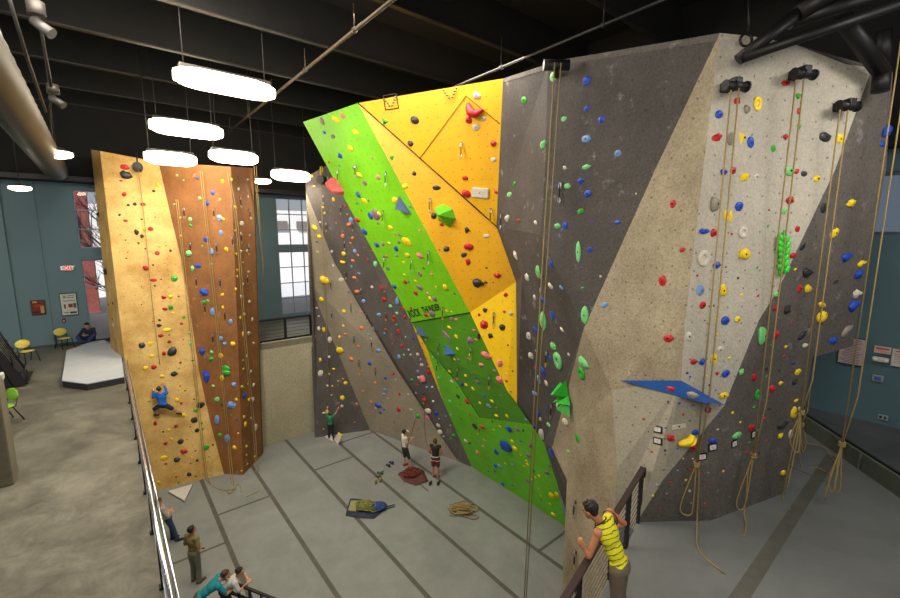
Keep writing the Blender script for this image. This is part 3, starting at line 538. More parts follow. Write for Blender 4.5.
# labels
ORD = ['', 'second ', 'third ', 'fourth ', 'fifth ', 'sixth ', 'seventh ', 'eighth ', 'ninth ', 'tenth ', 'eleventh ', 'twelfth ', 'thirteenth ', 'fourteenth ', 'fifteenth ', 'sixteenth ', 'seventeenth ', 'eighteenth ']
bypanel = {}
for q in ALL: bypanel.setdefault(q[6][2], []).append(q)
def label_it(items, getc, noun):
    for where, L in items.items():
        ys = sorted(q[1] for q in L); lo, hi = ys[0], ys[-1]+.01
        cols = {}
        for q in L: cols.setdefault(getc(q), []).append(q)
        for c, K in cols.items():
            zones = {}
            for q in K: zones.setdefault(int(3*(q[1]-lo)/(hi-lo)) if len(K) > 4 else -1, []).append(q)
            for z, Z in zones.items():
                Z.sort(key=lambda q: q[1])
                for i, q in enumerate(Z):
                    wz = where if z < 0 else ('upper', 'middle', 'lower')[z]+' third of the '+where
                    pre = ('only ' if len(Z) == 1 else 'topmost ' if i == 0 else 'lowest ' if i == len(Z)-1 else ORD[min(i, 17)]+'highest ')
                    q.append(pre+c+' '+noun+(' on the ' if z < 0 else ' in the ')+wz)
label_it(bypanel, lambda q: COL[q[4]][1], 'climbing hold')
KINDS = ['jug', 'crimp', 'blob', 'facet', 'facet', 'jug', 'crimp', 'facet', 'blob']
stuff = B(); smats = list(COL.keys())
for i, q in enumerate(ALL):
    px, py, w, h, c, kind, (m, s, where, loc, n), lab = q
    rnd = random.Random(int(px*13+py*7))
    if kind is None: kind = 'pinch' if (h > 1.7*w or w > 1.9*h) and rnd.random() < .6 else rnd.choice(KINDS)
    seed = rnd.randint(0, 2)
    if kind == 'pinch' and w > h: m = m @ Matrix.Rotation(PI/2, 4, 'Z'); s = (s[1], s[0], s[2])
    elif abs(w-h) < .25*max(w, h) and kind not in ('smile', 'ring', 'half', 'tri', 'slab'): m = m @ Matrix.Rotation(rnd.uniform(-.6, .6), 4, 'Z')
    if i < NIND:
        me, top = proto_mesh(kind, seed, c)
        o = bpy.data.objects.new('climbing_hold', me); C.objects.link(o)
        o.matrix_world = m @ Matrix.Diagonal((*s, 1))
        tag(o, lab, 'climbing hold', 'climbing holds on the walls')
        if w*h > 44 and kind not in ('smile', 'ring'):
            b = bpy.data.objects.new('bolt', boltmesh); C.objects.link(b); b.parent = o
            b.matrix_local = Matrix.Translation((0, -.02, top-.01)) @ Matrix.Diagonal((.036/s[0], .036/s[1], 1, 1))
    else:
        bm, top = proto('facet' if kind == 'facet' else 'blob' if kind not in ('dome',) else 'dome', seed)
        me = bpy.data.meshes.new('t')
        if w*h < 7:
            bm.free(); bm, top = proto('facet', seed)
        bm.transform(m @ Matrix.Diagonal((*s, 1)))
        for f in bm.faces: f.material_index = smats.index(c)
        bm.to_mesh(me); bm.free(); stuff.from_mesh(me); bpy.data.meshes.remove(me)
obj('small_climbing_hold', stuff, [HM[c] for c in smats], None, 'scatter of small mixed-colour footholds dotted over all the climbing walls', 'climbing holds', kind='stuff')
# --- special holds and volumes
def special(name, bm, m, px, py, w, h, sz, label, cat, twist=0, group=None, cap=True):
    mm, s, where, loc, n = hold_matrix(px, py, w, h, sz, twist)
    me = bpy.data.meshes.new(name); bmesh.ops.recalc_face_normals(bm, faces=bm.faces[:]); bm.to_mesh(me); bm.free(); me.materials.append(m)
    o = bpy.data.objects.new(name, me); C.objects.link(o)
    mm.translation = loc-n*.01
    o.matrix_world = mm @ Matrix.Diagonal((*s, 1))
    return tag(o, label, cat, group)
def boomer():
    bm = B(); tube(bm, bez([(-.5, .48, .1), (-.28, -.02, .3), (.02, -.26, .34), (.48, .04, .12)], 5), [.1, .15, .2, .23, .25, .27, .3, .31, .31, .3, .3, .28, .25, .22, .2, .17][:16], 10)
    for v in bm.verts: v.co.z = max(v.co.z, 0)
    return bm
special('climbing_hold', boomer(), HM['r'], 475.7, 110, 15, 14, .4, 'large red boomerang-shaped hold near the top of the yellow triangle', 'climbing hold', group='climbing holds on the walls')
def bigjug():
    bm = B()
    tube(bm, bez([(-.48, -.35, .2), (-.1, .1, .45), (.2, .42, .3)], 6), [.12, .17, .2, .22, .22, .22, .2, .19, .18, .16, .14, .12, .1], 10)
    tube(bm, bez([(-.45, -.38, .15), (.1, -.3, .4), (.5, .0, .2)], 6), [.14, .15, .15, .14, .13, .13, .12, .12, .11, .1, .09, .08, .07], 10)
    return bm
special('climbing_hold', bigjug(), HM['y'], 685, 437.5, 17, 11, .35, 'big yellow two-lobed hold above the numbered cards low on the prow', 'climbing hold', group='climbing holds on the walls')
def volume(pts, top):
    bm = B(); a = [bm.verts.new((x, y, 0)) for x, y in pts]
    tops = [bm.verts.new(t) for t in top]
    bm.faces.new(a[::-1]); n = len(a)
    if len(tops) == 1:
        for i in range(n): bm.faces.new((a[i], a[(i+1) % n], tops[0]))
    else:
        for i in range(n): bm.faces.new((a[i], a[(i+1) % n], tops[(i+1) % n], tops[i]))
        bm.faces.new(tops)
    return bm
slate = mat('slate_blue', (58, 82, 112), .6)
special('climbing_volume', volume([(-.5, .5), (.5, -.35), (-.45, -.42)], [(-.25, -.1, 1)]), slate, 405.5, 206, 13, 16, .35, 'slate blue triangular volume at the right edge of the upper lime panel', 'climbing volume')
special('climbing_volume', volume([(-.5, .5), (.5, -.3), (-.45, -.35)], [(-.2, -.1, 1)]), slate, 423.5, 331.5, 11, 9, .3, 'slate blue triangular volume just below the painted lettering', 'climbing volume')
special('climbing_volume', volume([(-.5, .5), (.5, .05), (.0, -.5)], [(-.05, .05, 1)]), mat('volume_blue2', (40, 90, 150), .5), 451, 352, 10, 10, .35, 'blue triangular volume in the centre of the middle green panel', 'climbing volume')
bm, _ = proto('oval', 1)
special('climbing_volume', bm, HM['v'], 445.6, 334.6, 13, 5, .25, 'flat mauve oval volume on the middle green panel', 'climbing volume', twist=-.5)
special('climbing_volume', volume([(-.5, .3), (-.1, .5), (.5, -.15), (.45, -.5), (-.2, -.3)], [(-.35, .12, .8), (-.05, .25, .9), (.2, -.1, .9), (.25, -.3, .8), (-.15, -.18, .8)]), mat('volume_pink', (214, 92, 92), .5), 337.5, 185.5, 14, 12, .45, 'coral pink box volume on the left edge of the upper lime panel', 'climbing volume')
special('climbing_volume', volume([(-.5, .3), (-.1, .5), (.35, .3), (.5, -.1), (.2, -.5), (-.3, -.2)], [(-.05, .1, 1)]), mat('volume_lime', (96, 196, 34), .45), 445, 216, 22, 24, .55, 'big lime green faceted volume bolted to the yellow diagonal panel', 'climbing volume')
def leafstar():
    bm = B()
    def leaf(a, b, w, z):
        a, b = Vector(a), Vector(b); d = (b-a); s = Vector((-d.y, d.x, 0)).normalized()*w
        p = [a, a+d*.35+s, b, a+d*.35-s]; t = a+d*.4+Vector((0, 0, z)); vb = [bm.verts.new(x) for x in p]; tv_ = bm.verts.new(t)
        for i in range(4): bm.faces.new((vb[i], vb[(i+1) % 4], tv_))
        bm.faces.new(vb[::-1])
    leaf((-.05, -.2, 0), (.05, .5, .15), .2, .9); leaf((0, -.1, 0), (.45, -.1, .2), .16, .8); leaf((-.1, -.15, 0), (-.5, .12, .2), .16, .8)
    leaf((-.1, -.2, 0), (-.38, -.38, .2), .15, .7); leaf((0, -.15, 0), (.48, -.46, .25), .17, .8); leaf((-.05, .0, 0), (-.3, .3, .2), .13, .7)
    return bm
special('climbing_hold', leafstar(), mat('leaf_green', (40, 175, 40), .4), 567, 395, 20, 31, .4, 'big bright green leaf-cluster hold low on the charcoal slab', 'climbing hold', group='climbing holds on the walls')
def ladder():
    bm = B()
    for i in range(6):
        y = .42-.165*i
        for s in (-1, 1): ball(bm, (s*(.2+.06*math.sin(i*1.3)), y-.03*s, .2), .2, (1.25, .55, .7), Matrix.Rotation(s*.35, 3, 'Z'), 1)
    ball(bm, (.1, .5, .15), .12, (.8, 1.6, .7), sub=1); ball(bm, (-.2, -.5, .15), .12, (1, 1, .7), sub=1)
    tube(bm, [(.06, .5, .15), (-.1, -.5, .15)], .1, 6)
    return bm
special('climbing_hold', ladder(), mat('leaf_green2', (60, 205, 50), .4), 781, 254, 14, 36, .3, 'long bright green ribbed leaf hold behind the middle rope of the prow', 'climbing hold', group='climbing holds on the walls')
# --- quickdraws
DL = []
for (x0, y0, k, L) in DRAWS:
    for (x, y) in L:
        px, py = x0+x/k, y0+y/k
        r = hit(px, py-4)
        if r and not any((px-a)**2+(py-b)**2 < 9 for a, b, *_ in DL): DL.append([px, py, r])
slingB = mat('sling_black', (28, 28, 26), .8); slingY = mat('sling_yellow', (190, 160, 40), .8)
DP = {}
for q in DL: DP.setdefault(q[2][2], []).append(q)
label_it({k: [[a[0], a[1], a[2], a] for a in v] for k, v in DP.items()}, lambda q: '', 'quickdraw')
def biner(bm, c, r, ax, mi=0):
    tube(bm, [c+ax*math.cos(t)*r*.55+Zv*math.sin(t)*r for t in (2*PI*i/8 for i in range(8))], r*.17, 5, mi, closed=True)
for where, L in DP.items():
    L.sort(key=lambda q: q[1])
    for i, q in enumerate(L):
        px, py, (loc, n, _) = q[:3]
        e = empty('quickdraw', loc, ('only ' if len(L) == 1 else 'topmost ' if i == 0 else 'lowest ' if i == len(L)-1 else ORD[i]+'highest ')+'hanging quickdraw on the '+where, 'quickdraw', 'quickdraws hanging on the walls')
        ax = Zv.cross(n).normalized(); p = loc+n*.05
        big = depth(loc) < 14
        bm = B(); box(bm, loc+n*.02, (.05, .05, .05)); obj('bolt_hanger', bm, boltm, e)
        bm = B(); biner(bm, p-Zv*.05, .06, ax); obj('carabiner', bm, steel, e)
        bm = B(); box(bm, p-Zv*.2, (.028, .028, .22)); obj('sling', bm, slingB, e)
        bm = B(); biner(bm, p-Zv*.36, .06, ax); obj('carabiner', bm, slingY if i % 2 else steel, e)
# two bolted anchors near the top of the yellow triangle
for (px, py, boxed) in ((391, 102, True), (451, 93.5, False)):
    loc, n, _ = hit(px, py); ax = Zv.cross(n).normalized(); up = n.cross(ax)
    e = empty('anchor', loc, 'twin chain anchor framed by a painted black square at the yellow top edge' if boxed else 'bare twin chain anchor near the yellow top edge right of the framed one', 'anchor')
    for s in (-1, 1):
        bm = B(); p = loc+n*.05
        for k in range(4): ball(bm, p+ax*s*(.05+.05*k)+up*(.07*k-.1), .035, (1, 1, .8), sub=1)
        obj('chain', bm, mat('dull_steel', (120, 115, 105), .4, .8), e)
    if boxed:
        bm = B()
        for a, b in (((-1, -1), (1, -1)), ((1, -1), (1, 1)), ((1, 1), (-1, 1)), ((-1, 1), (-1, -1))):
            tube(bm, [loc+n*.012+ax*a[0]*.23+up*a[1]*.19, loc+n*.012+ax*b[0]*.23+up*b[1]*.19], .014, 4)
        obj('painted_square', bm, mat('seam_black', (25, 20, 12), .9), e, 'black painted square outline')
# problem cards
paper = mat('card_paper', (222, 214, 214), .7, var=.03)
inkm = mat('ink', (90, 85, 90), .8)
cards = []
for (px, py, w, h, sk) in ((658, 429.5, 9, 7, 0), (658, 441, 9, 7, 0), (712.5, 447, 9, 7.5, 0), (702, 456.5, 9, 7, 0), (734, 443.5, 5.5, 7, .25), (753.5, 434, 5, 7, .2)):
    r = hold_matrix(px, py, w, h)
    m, s, where, loc, n = r
    R_ = m.to_3x3(); ax, up = R_.col[0].copy(), R_.col[1].copy()
    lab = {658: 'black framed route card on the khaki prow, ' + ('upper of the stacked pair' if py < 435 else 'lower of the stacked pair'), 712.5: 'black framed route card under the blue hold on the dark prow', 702: 'black framed route card beside the leftmost prow rope knot', 734: 'small tilted route card under the mint and white hold', 753.5: 'small route card behind the second prow rope'}[px]
    e = empty('route_card', loc, lab, 'card', 'route cards low on the prow')
    u_ = Matrix((ax, up, n)).transposed()
    bm = B(); box(bm, loc+n*.006, (s[0]*1.0, s[1]*1.0, .012), u_); obj('frame', bm, mat('card_black', (18, 16, 16), .7), e)
    bm = B(); box(bm, loc+n*.012, (s[0]*.68, s[1]*.62, .01), u_); obj('sheet', bm, paper, e, 'white printed sheet')
    bm = B()
    for k in range(4): box(bm, loc+n*.018+up*s[1]*(.2-.13*k)-ax*s[0]*(.03*(k % 2)), (s[0]*(.55-.1*(k % 3)), s[1]*.03, .002), u_)
    obj('print', bm, inkm, e)
# ============================================================ setting
EDGE = F(156, 546, UP).dot(W)          # mezzanine edge (a line along U)
UR = F(285, 440, 0).dot(U)             # retaining wall
UWN = F(40, 348, UP).dot(U)            # window wall
def struct(name, bm, m, label=None): return obj(name, bm, m, None, label, None, None, 'structure', org=(0, 0, 0))
def concrete(name, col, mott, col2, rough=.5):
    m, t, b = nt(name); L = t.links; tc = N(t, 'ShaderNodeTexCoord')
    n1 = N(t, 'ShaderNodeTexNoise', i_Scale=.45, i_Detail=8.0, i_Roughness=.7, i_Distortion=.6); L.new(tc.outputs['Object'], n1.inputs['Vector'])
    n2 = N(t, 'ShaderNodeTexNoise', i_Scale=1.7, i_Detail=10.0, i_Roughness=.8, i_Distortion=.7); L.new(tc.outputs['Object'], n2.inputs['Vector'])
    o = mix(t, ramp(t, n1.outputs[0], .35, .65), srgb(*col2), srgb(*col))
    gm = N(t, 'ShaderNodeMapRange', i_1=.3, i_2=.7, i_3=1-mott, i_4=1+mott); L.new(n2.outputs[0], gm.inputs[0])
    L.new(mix(t, 1.0, o, gm.outputs[0], 'MULTIPLY'), b.inputs['Base Color'])
    rr = N(t, 'ShaderNodeMapRange', i_1=.3, i_2=.7, i_3=rough-.12, i_4=rough+.15); L.new(n2.outputs[0], rr.inputs[0]); L.new(rr.outputs[0], b.inputs['Roughness'])
    return m
padm = concrete('pit_padding', (136, 138, 134), .1, (122, 124, 120), .75)
padseam = mat('pad_seam', (84, 82, 74), .8, var=.15, scale=4)
concm = concrete('polished_concrete', (124, 120, 106), .5, (88, 84, 72), .4)
padr = concrete('right_padding', (112, 114, 112), .12, (98, 100, 98), .7)
darkfl = concrete('dark_concrete', (86, 88, 90), .2, (66, 68, 70), .5)
beige = wallmat('beige_retaining_wall', (176, 166, 138), .1, .04, tnut=False, bumps=.7, grit=.22)
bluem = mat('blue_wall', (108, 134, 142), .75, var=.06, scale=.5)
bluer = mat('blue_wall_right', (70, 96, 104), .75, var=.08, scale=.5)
# pit floor with seams
bm = B()
Z0 = 0
def quad(bm, u0, u1, v0, v1, z, mi=0): poly(bm, [uv(u0, v0, z), uv(u0, v1, z), uv(u1, v1, z), uv(u1, v0, z)], mi)
quad(bm, -6, UR+.3, EDGE-1.5, 14, 0)
sv = [2.29, 4.2, 6.15, 8.05, 9.92]
for v in sv: quad(bm, -6, UR, v-.07, v+.07, .004, 1)
for (u, a, b) in ((16.15, 2.29, 4.2), (14.45, EDGE, 2.29), (16.83, 6.15, 8.05), (18.42, 8.05, 9.92), (7.7, 9.92, 11.8), (11.0, 4.2, 6.15), (9.6, 2.29, 4.2), (12.6, 8.05, 9.92), (12.9, 6.15, 8.05)):
    if u in (11.0, 9.6, 12.6, 12.9): continue
    quad(bm, u-.05, u+.05, a, b, .005, 1)
bmesh.ops.recalc_face_normals(bm, faces=bm.faces[:])
struct('floor_pit', bm, [padm, padseam])
# mezzanine slab
bm = B()
prism(bm, [uv(-6, EDGE, UP), uv(UR, EDGE, UP), uv(UR, 13, UP), uv(UWN+.3, 13, UP), uv(UWN+.3, -26, UP), uv(-6, -26, UP)], (0, 0, -.3))
struct('floor_mezzanine', bm, concm)
bm = B(); prism(bm, [uv(UR, EDGE, 0), uv(UR, 13, 0), uv(UR, 13, UP+.02), uv(UR, EDGE, UP+.02)], U*.25); struct('wall_retaining', bm, beige)
bm = B(); prism(bm, [uv(-6, EDGE-.3, 0), uv(UR, EDGE-.3, 0), uv(UR, EDGE-.3, UP-.3), uv(-6, EDGE-.3, UP-.3)], -W*.2); struct('wall_undercroft', bm, beige)
# right floor
RA, RB_ = F(565, 598, UP+1.0), F(643, 468, UP+1.0)
rd = (RB_-RA); rd.z = 0; rd.normalize()
def rl(t, z=UP): p = RA+rd*t; return Vector((p.x, p.y, z))
bm = B()
prism(bm, [rl(3.35), rl(-5.5), Vector((13, -2.5, UP)), Vector((15, 13, UP)), Vector((8, 13, UP)), Vector((5.5, 9.2, UP))], (0, 0, -.25))
p0, p1 = F(740, 597, UP), F(832, 456, UP); sd = (p1-p0).normalized(); sn = Vector((-sd.y, sd.x, 0))
poly(bm, [p0-sd*3+sn*.1+Vector((0, 0, .004)), p0-sd*3-sn*.1+Vector((0, 0, .004)), p1-sn*.1+Vector((0, 0, .004)), p1+sn*.1+Vector((0, 0, .004))], 1)
p2, p3 = F(778, 462, UP), F(832, 484, UP)
q_ = Vector((.0, .05, .004)); poly(bm, [p2+q_, p2-q_+Vector((0, 0, .008)), p3-q_+Vector((0, 0, .008)), p3+q_], 1)
bmesh.ops.recalc_face_normals(bm, faces=bm.faces[:])
struct('floor_right', bm, [padr, padseam])
# raised strip with curb
k0, k1 = F(800, 426, UP), F(900, 495, UP); kd = (k1-k0).normalized()
k0 = k0-kd*1.2; k1 = k1+kd*5
bm = B(); prism(bm, [k0, k1, k1+Vector((6, 0, 0)), k0+Vector((5, 3, 0))], (0, 0, .34)); struct('floor_raised', bm, darkfl)
kn = Vector((kd.y, -kd.x, 0)); 
if kn.x > 0: kn.negate()
curb = empty('curb_beam', k0, 'long grey-green curb beam along the edge of the raised floor at right', 'curb')
u_ = Matrix((kd, -kn, Zv)).transposed(); mid = (k0+k1)/2; ln = (k1-k0).length
cm_ = mat('curb_green', (92, 98, 84), .6)
for a, b in ((0, .36), (.365, 1)):
    bm = B(); box(bm, k0+kd*ln*(a+b)/2+kn*.04+Zv*.19, (ln*(b-a)-.02, .1, .38), u_, bev=.012); obj('beam', bm, cm_, curb)
bm = B(); box(bm, mid+kn*.0+Zv*.395, (ln, .05, .03), u_); obj('edge_strip', bm, black, curb)
# right blue wall (along U)
wb = F(850, 417, UP+.34); vR = wb.dot(W)
def wall_holes(bm, a0, a1, z0, z1, holes, fn, thick):
    xs = sorted({a0, a1, *[h[0] for h in holes], *[h[1] for h in holes]}); zs = sorted({z0, z1, *[h[2] for h in holes], *[h[3] for h in holes]})
    for i in range(len(xs)-1):
        for j in range(len(zs)-1):
            cx, cz = (xs[i]+xs[i+1])/2, (zs[j]+zs[j+1])/2
            if any(h[0] < cx < h[1] and h[2] < cz < h[3] for h in holes): continue
            prism(bm, [fn(xs[i], zs[j]), fn(xs[i+1], zs[j]), fn(xs[i+1], zs[j+1]), fn(xs[i], zs[j+1])], thick)
    bmesh.ops.remove_doubles(bm, verts=bm.verts[:], dist=.0005)
fnR = lambda u, z: uv(u, vR, z)
def onR(px, py): p = PLN(px, py, wb, W); return p.dot(U), p.z
h_a, h_b = onR(884, 172), onR(897, 235)
hu0, hu1 = h_b[0]-1.6, h_a[0]+.3
hz0, hz1 = h_b[1], h_a[1]
hole_r = [(hu0, hu1, hz0, hz1)]
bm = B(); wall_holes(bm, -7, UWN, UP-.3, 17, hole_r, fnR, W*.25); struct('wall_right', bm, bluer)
bm = B()
box(bm, uv((hu0+hu1)/2, vR+.12, hz1-.04), (hu1-hu0, .12, .08), Matrix.Rotation(math.atan2(U.y, U.x), 3, 'Z')); box(bm, uv((hu0+hu1)/2, vR+.12, hz0+.04), (hu1-hu0, .12, .08), Matrix.Rotation(math.atan2(U.y, U.x), 3, 'Z'))
struct('window_3', bm, mat('window_frame_dark', (50, 66, 74), .5))
glassm, t_, b_ = nt('window_glass')
b_.inputs['Transmission Weight'].default_value = 0
tr = N(t_, 'ShaderNodeBsdfTransparent'); gl = N(t_, 'ShaderNodeBsdfGlossy', i_Roughness=.02); mx = N(t_, 'ShaderNodeMixShader', i_0=.06)
t_.links.new(tr.outputs[0], mx.inputs[1]); t_.links.new(gl.outputs[0], mx.inputs[2]); t_.links.new(mx.outputs[0], t_.nodes['Material Output'].inputs[0])
tintm, t_, b_ = nt('window_tinted')
tr = N(t_, 'ShaderNodeBsdfTransparent'); tr.inputs[0].default_value = (.3, .36, .42, 1); gl = N(t_, 'ShaderNodeBsdfGlossy', i_Roughness=.1); mx = N(t_, 'ShaderNodeMixShader', i_0=.1)
t_.links.new(tr.outputs[0], mx.inputs[1]); t_.links.new(gl.outputs[0], mx.inputs[2]); t_.links.new(mx.outputs[0], t_.nodes['Material Output'].inputs[0])
bm = B(); poly(bm, [fnR(hu0, hz0)+W*.15, fnR(hu1, hz0)+W*.15, fnR(hu1, hz1)+W*.15, fnR(hu0, hz1)+W*.15]); struct('window_4', bm, tintm)
# window wall (along W)
fnW = lambda v, z: uv(UWN, v, z)
wpt = uv(UWN, 0, 0)
def onW(px, py): p = PLN(px, py, wpt, U); return p.dot(W), p.z
def wrect(x0, y0, x1, y1):
    a = onW(x0, y0); b = onW(x1, y1); return (a[0], b[0], b[1], a[1])
w1 = wrect(72, 190, 97, 248); w1 = (w1[0], w1[0]+1.75, w1[2], w1[3])
w2 = wrect(81, 260, 105, 333); w2 = (w1[0], w1[0]+1.75, UP+.05, w2[3])
w3 = wrect(275.5, 198, 304, 245); w4 = wrect(276, 252, 304, 313)
w3 = (w3[0], w3[0]+2.3, w3[2], w3[3]); w4 = (w3[0], w3[1], UP+.25, w4[3])
WINS = [w1, w2, w3, w4]
bm = B(); wall_holes(bm, -26, 13, UP-.3, 17, WINS, fnW, U*.3); struct('wall_back', bm, bluem)
wf = mat('window_frame', (150, 158, 178), .5)
rW = Matrix((W, U, Zv)).transposed()
for i, (a, b, c, d) in enumerate(WINS):
    bm = B(); uu = UWN+.12
    nv, nz_ = (2, 3) if i < 2 else (3, 3 if i == 2 else 4)
    for k in range(nv+1): box(bm, uv(uu, a+(b-a)*k/nv, (c+d)/2), (.09 if k in (0, nv) else .05, .08, d-c), rW)
    for k in range(nz_+1): box(bm, uv(uu, (a+b)/2, c+(d-c)*k/nz_), (b-a, .08, .09 if k in (0, nz_) else .05), rW)
    w_ = struct(f'window_{5+i}', bm, wf)
    bm = B(); poly(bm, [uv(uu+.02, a, c), uv(uu+.02, b, c), uv(uu+.02, b, d), uv(uu+.02, a, d)]); g = obj('pane', bm, glassm, w_)
# pilaster steps on the back wall
bm = B(); a = onW(23, 345)[0]; box(bm, uv(UWN-.1, a-6, 11), (12, .2, 12), rW); struct('trim_1', bm, bluem)
bm = B(); a0 = onW(54, 346)[0]; box(bm, uv(UWN-.03, a0, 11), (.12, .06, 12), rW); struct('trim_2', bm, bluem)
bm = B(); box(bm, uv(UWN-.03, -6, UP+.05), (38, .06, .1), rW); struct('baseboard_back', bm, mat('baseboard', (70, 80, 84), .6))
# ceiling
ceil_m = mat('ceiling_black', (20, 18, 16), .9, var=.3, scale=1.5)
beam_m = mat('beam_black', (32, 28, 25), .55, var=.3, scale=2)
bm = B(); box(bm, uv(10, -4, 16.75), (44, 50, .1), Matrix.Rotation(math.atan2(U.y, U.x), 3, 'Z')); struct('ceiling', bm, ceil_m)
flange_m = mat('beam_flange', (46, 41, 35), .5, .2, var=.3, scale=2)
for i, u in enumerate([3.2, 6.4, 9.6, 12.8, 16.0, 19.2, 22.4, 25.0]):
    bm = B(); box(bm, uv(u, -4, 16.1), (.05, 48, 1.2), Matrix.Rotation(math.atan2(U.y, U.x), 3, 'Z')); box(bm, uv(u, -4, 15.5), (.16, 48, .04), Matrix.Rotation(math.atan2(U.y, U.x), 3, 'Z'), 1)
    struct('trim_%d' % (i+3), bm, [ceil_m, flange_m])
bm = B(); box(bm, uv(UWN-.45, -6, 14.65), (39, .9, 4.7), rW); struct('trim_20', bm, ceil_m)
bm = B(); box(bm, uv(UWN-.95, -6, 12.4), (39, .1, .2), rW); struct('trim_21', bm, beam_m)
bm = B(); box(bm, uv(10, vR-.25, 14.35), (34, .5, 4.7), Matrix.Rotation(math.atan2(U.y, U.x), 3, 'Z')); struct('trim_22', bm, ceil_m)  # black box added to darken the upper right wall like ceiling shade
# outside
brk = empty('brick_building', uv(UWN+13, -3.6, 0), 'red brick building across the street seen through the upper left window', 'building')
br = mat('red_brick', (140, 70, 60), .85, var=.25, scale=6)
bm = B(); box(bm, uv(UWN+14, -4.2, 9), (7.4, 4, 18), rW); obj('facade', bm, br, brk)
for k in range(4):
    bm = B(); box(bm, uv(UWN+11.98, -7.0+1.8*k, 10.6), (1.1, .1, 1.5), rW); obj('window', bm, mat('pane_dark', (60, 70, 86), .2), brk)
bm = B(); box(bm, uv(UWN+14, -4.2, 18.1), (7.8, 4.4, .4), rW); obj('cornice', bm, mat('cornice', (200, 190, 180), .8), brk)
shop = empty('pale_building', uv(UWN+26, 16, 0), 'pale low building with awnings seen through the middle windows', 'building')
bm = B(); box(bm, uv(UWN+27, 8, 6.3), (26, 4, 13), rW); obj('facade', bm, mat('pale_facade', (225, 222, 220), .8), shop)
for k in range(9):
    bm = B(); box(bm, uv(UWN+24.9, -2+2.6*k, 11.2), (1.5, .3, .8), rW); obj('awning', bm, mat('awning', (120, 110, 105), .8), shop)
gm_ = mat('street', (168, 168, 170), .9); bm = B(); quad(bm, UWN+.4, UWN+60, -50, 50, UP-.35); struct('ground_street', bm, gm_)
bark = mat('bark', (74, 62, 58), .9)
def bare_tree(c, h, label, seed):
    rnd = random.Random(seed); e = empty('bare_tree', c, label, 'tree')
    bm = B(); tube(bm, [c, c+Zv*h*.25, c+Zv*h*.5+W*.2], [.14, .11, .08], 6); obj('trunk', bm, bark, e)
    bm = B()
    def br_(p, d, l, r, k):
        q = p+d*l; tube(bm, [p, p+d*l*.5+Vector((0, 0, .04*l)), q], [r, r*.8, r*.55], 4, cap=False)
        if k:
            for _ in range(3): br_(p+d*l*rnd.uniform(.5, 1), (d+Vector((rnd.uniform(-.8, .8), rnd.uniform(-.8, .8), rnd.uniform(-.2, .7)))).normalized(), l*.68, r*.6, k-1)
    for k in range(7): br_(c+Zv*h*(.18+.045*k), (W*rnd.uniform(-1, 1)+U*rnd.uniform(-.6, .6)+Zv*.8).normalized(), h*.26, .05, 3)
    obj('branches', bm, bark, e)
bare_tree(uv(UWN+4, 1.0, UP-.4), 6.5, 'bare branching tree outside the lower left window', 4)
bare_tree(uv(UWN+9, .9, UP-.4), 9.5, 'taller bare tree farther away outside the upper left window', 9)

# ============================================================ lights, pipes, ropes, furniture
lampE = mat('tube_glow', (255, 250, 235), .4, emit=(255, 238, 205), estr=14)
housing = mat('lamp_housing', (60, 56, 50), .5)
def pill(bm, c, L, r, ax, sq=.7, mi=0):
    n = 10; pts = []; rs = []
    for i in range(n+1):
        t = -1+2*i/n; pts.append(c+ax*L/2*t); rs.append(r*max(.25, (1-abs(t)**6))**.5)
    tube(bm, pts, rs, 12, mi, flat=sq)
lamps = [(227, 84.5, 11.9, 2.4, .27), (187.5, 129, 16.5, 2.35, .3), (171, 158.5, 15.9, 1.6, .25), (234, 157, 16.0, 1.6, .25), (291, 175.5, 20.0, 1.7, .27)]
labs = ['nearest and largest glowing linear ceiling light', 'second largest glowing linear light, left of the nearest one', 'glowing linear light above the ochre tower face', 'glowing linear light above the brown tower face', 'glowing linear light over the far windows beside the grey wall']
for (px, py, Y, L, r), lb in zip(lamps, labs):
    c = P(px, py, Y); e = empty('ceiling_light', c, lb, 'ceiling light', 'linear ceiling lights over the pit')
    bm = B(); pill(bm, c, L, r, W, 1); obj('bloom_diffuser', bm, lampE, e)  # fattened so the shape takes in the bloom around the tubes
    bm = B(); box(bm, c+Zv*r*.85, (L*.9, r*1.1, .1), rW, bev=.03); obj('housing', bm, housing, e)
    for s in (-1, 1):
        bm = B(); tube(bm, [c+W*s*L*.4+Zv*r*.8, c+W*s*L*.4+Zv*(16.6-c.z)], .012, 5); obj('hanger', bm, beam_m, e)
    ld = bpy.data.lights.new('tube_lamp', 'AREA'); ld.shape = 'RECTANGLE'; ld.size = L; ld.size_y = .4; ld.energy = 120*L/2.4; ld.color = (1, .9, .74)
    lo = bpy.data.objects.new('tube_lamp', ld); C.objects.link(lo); lo.location = c-Zv*(r*.8+.06); lo.rotation_euler = (0, 0, math.atan2(W.y, W.x))
    l2 = bpy.data.lights.new('tube_uplight', 'AREA'); l2.shape = 'RECTANGLE'; l2.size = L; l2.size_y = .5; l2.energy = 6; l2.color = (1, .82, .55)
    lo = bpy.data.objects.new('tube_uplight', l2); C.objects.link(lo); lo.location = c+Zv*(r+.12); lo.rotation_euler = (PI, 0, math.atan2(W.y, W.x))
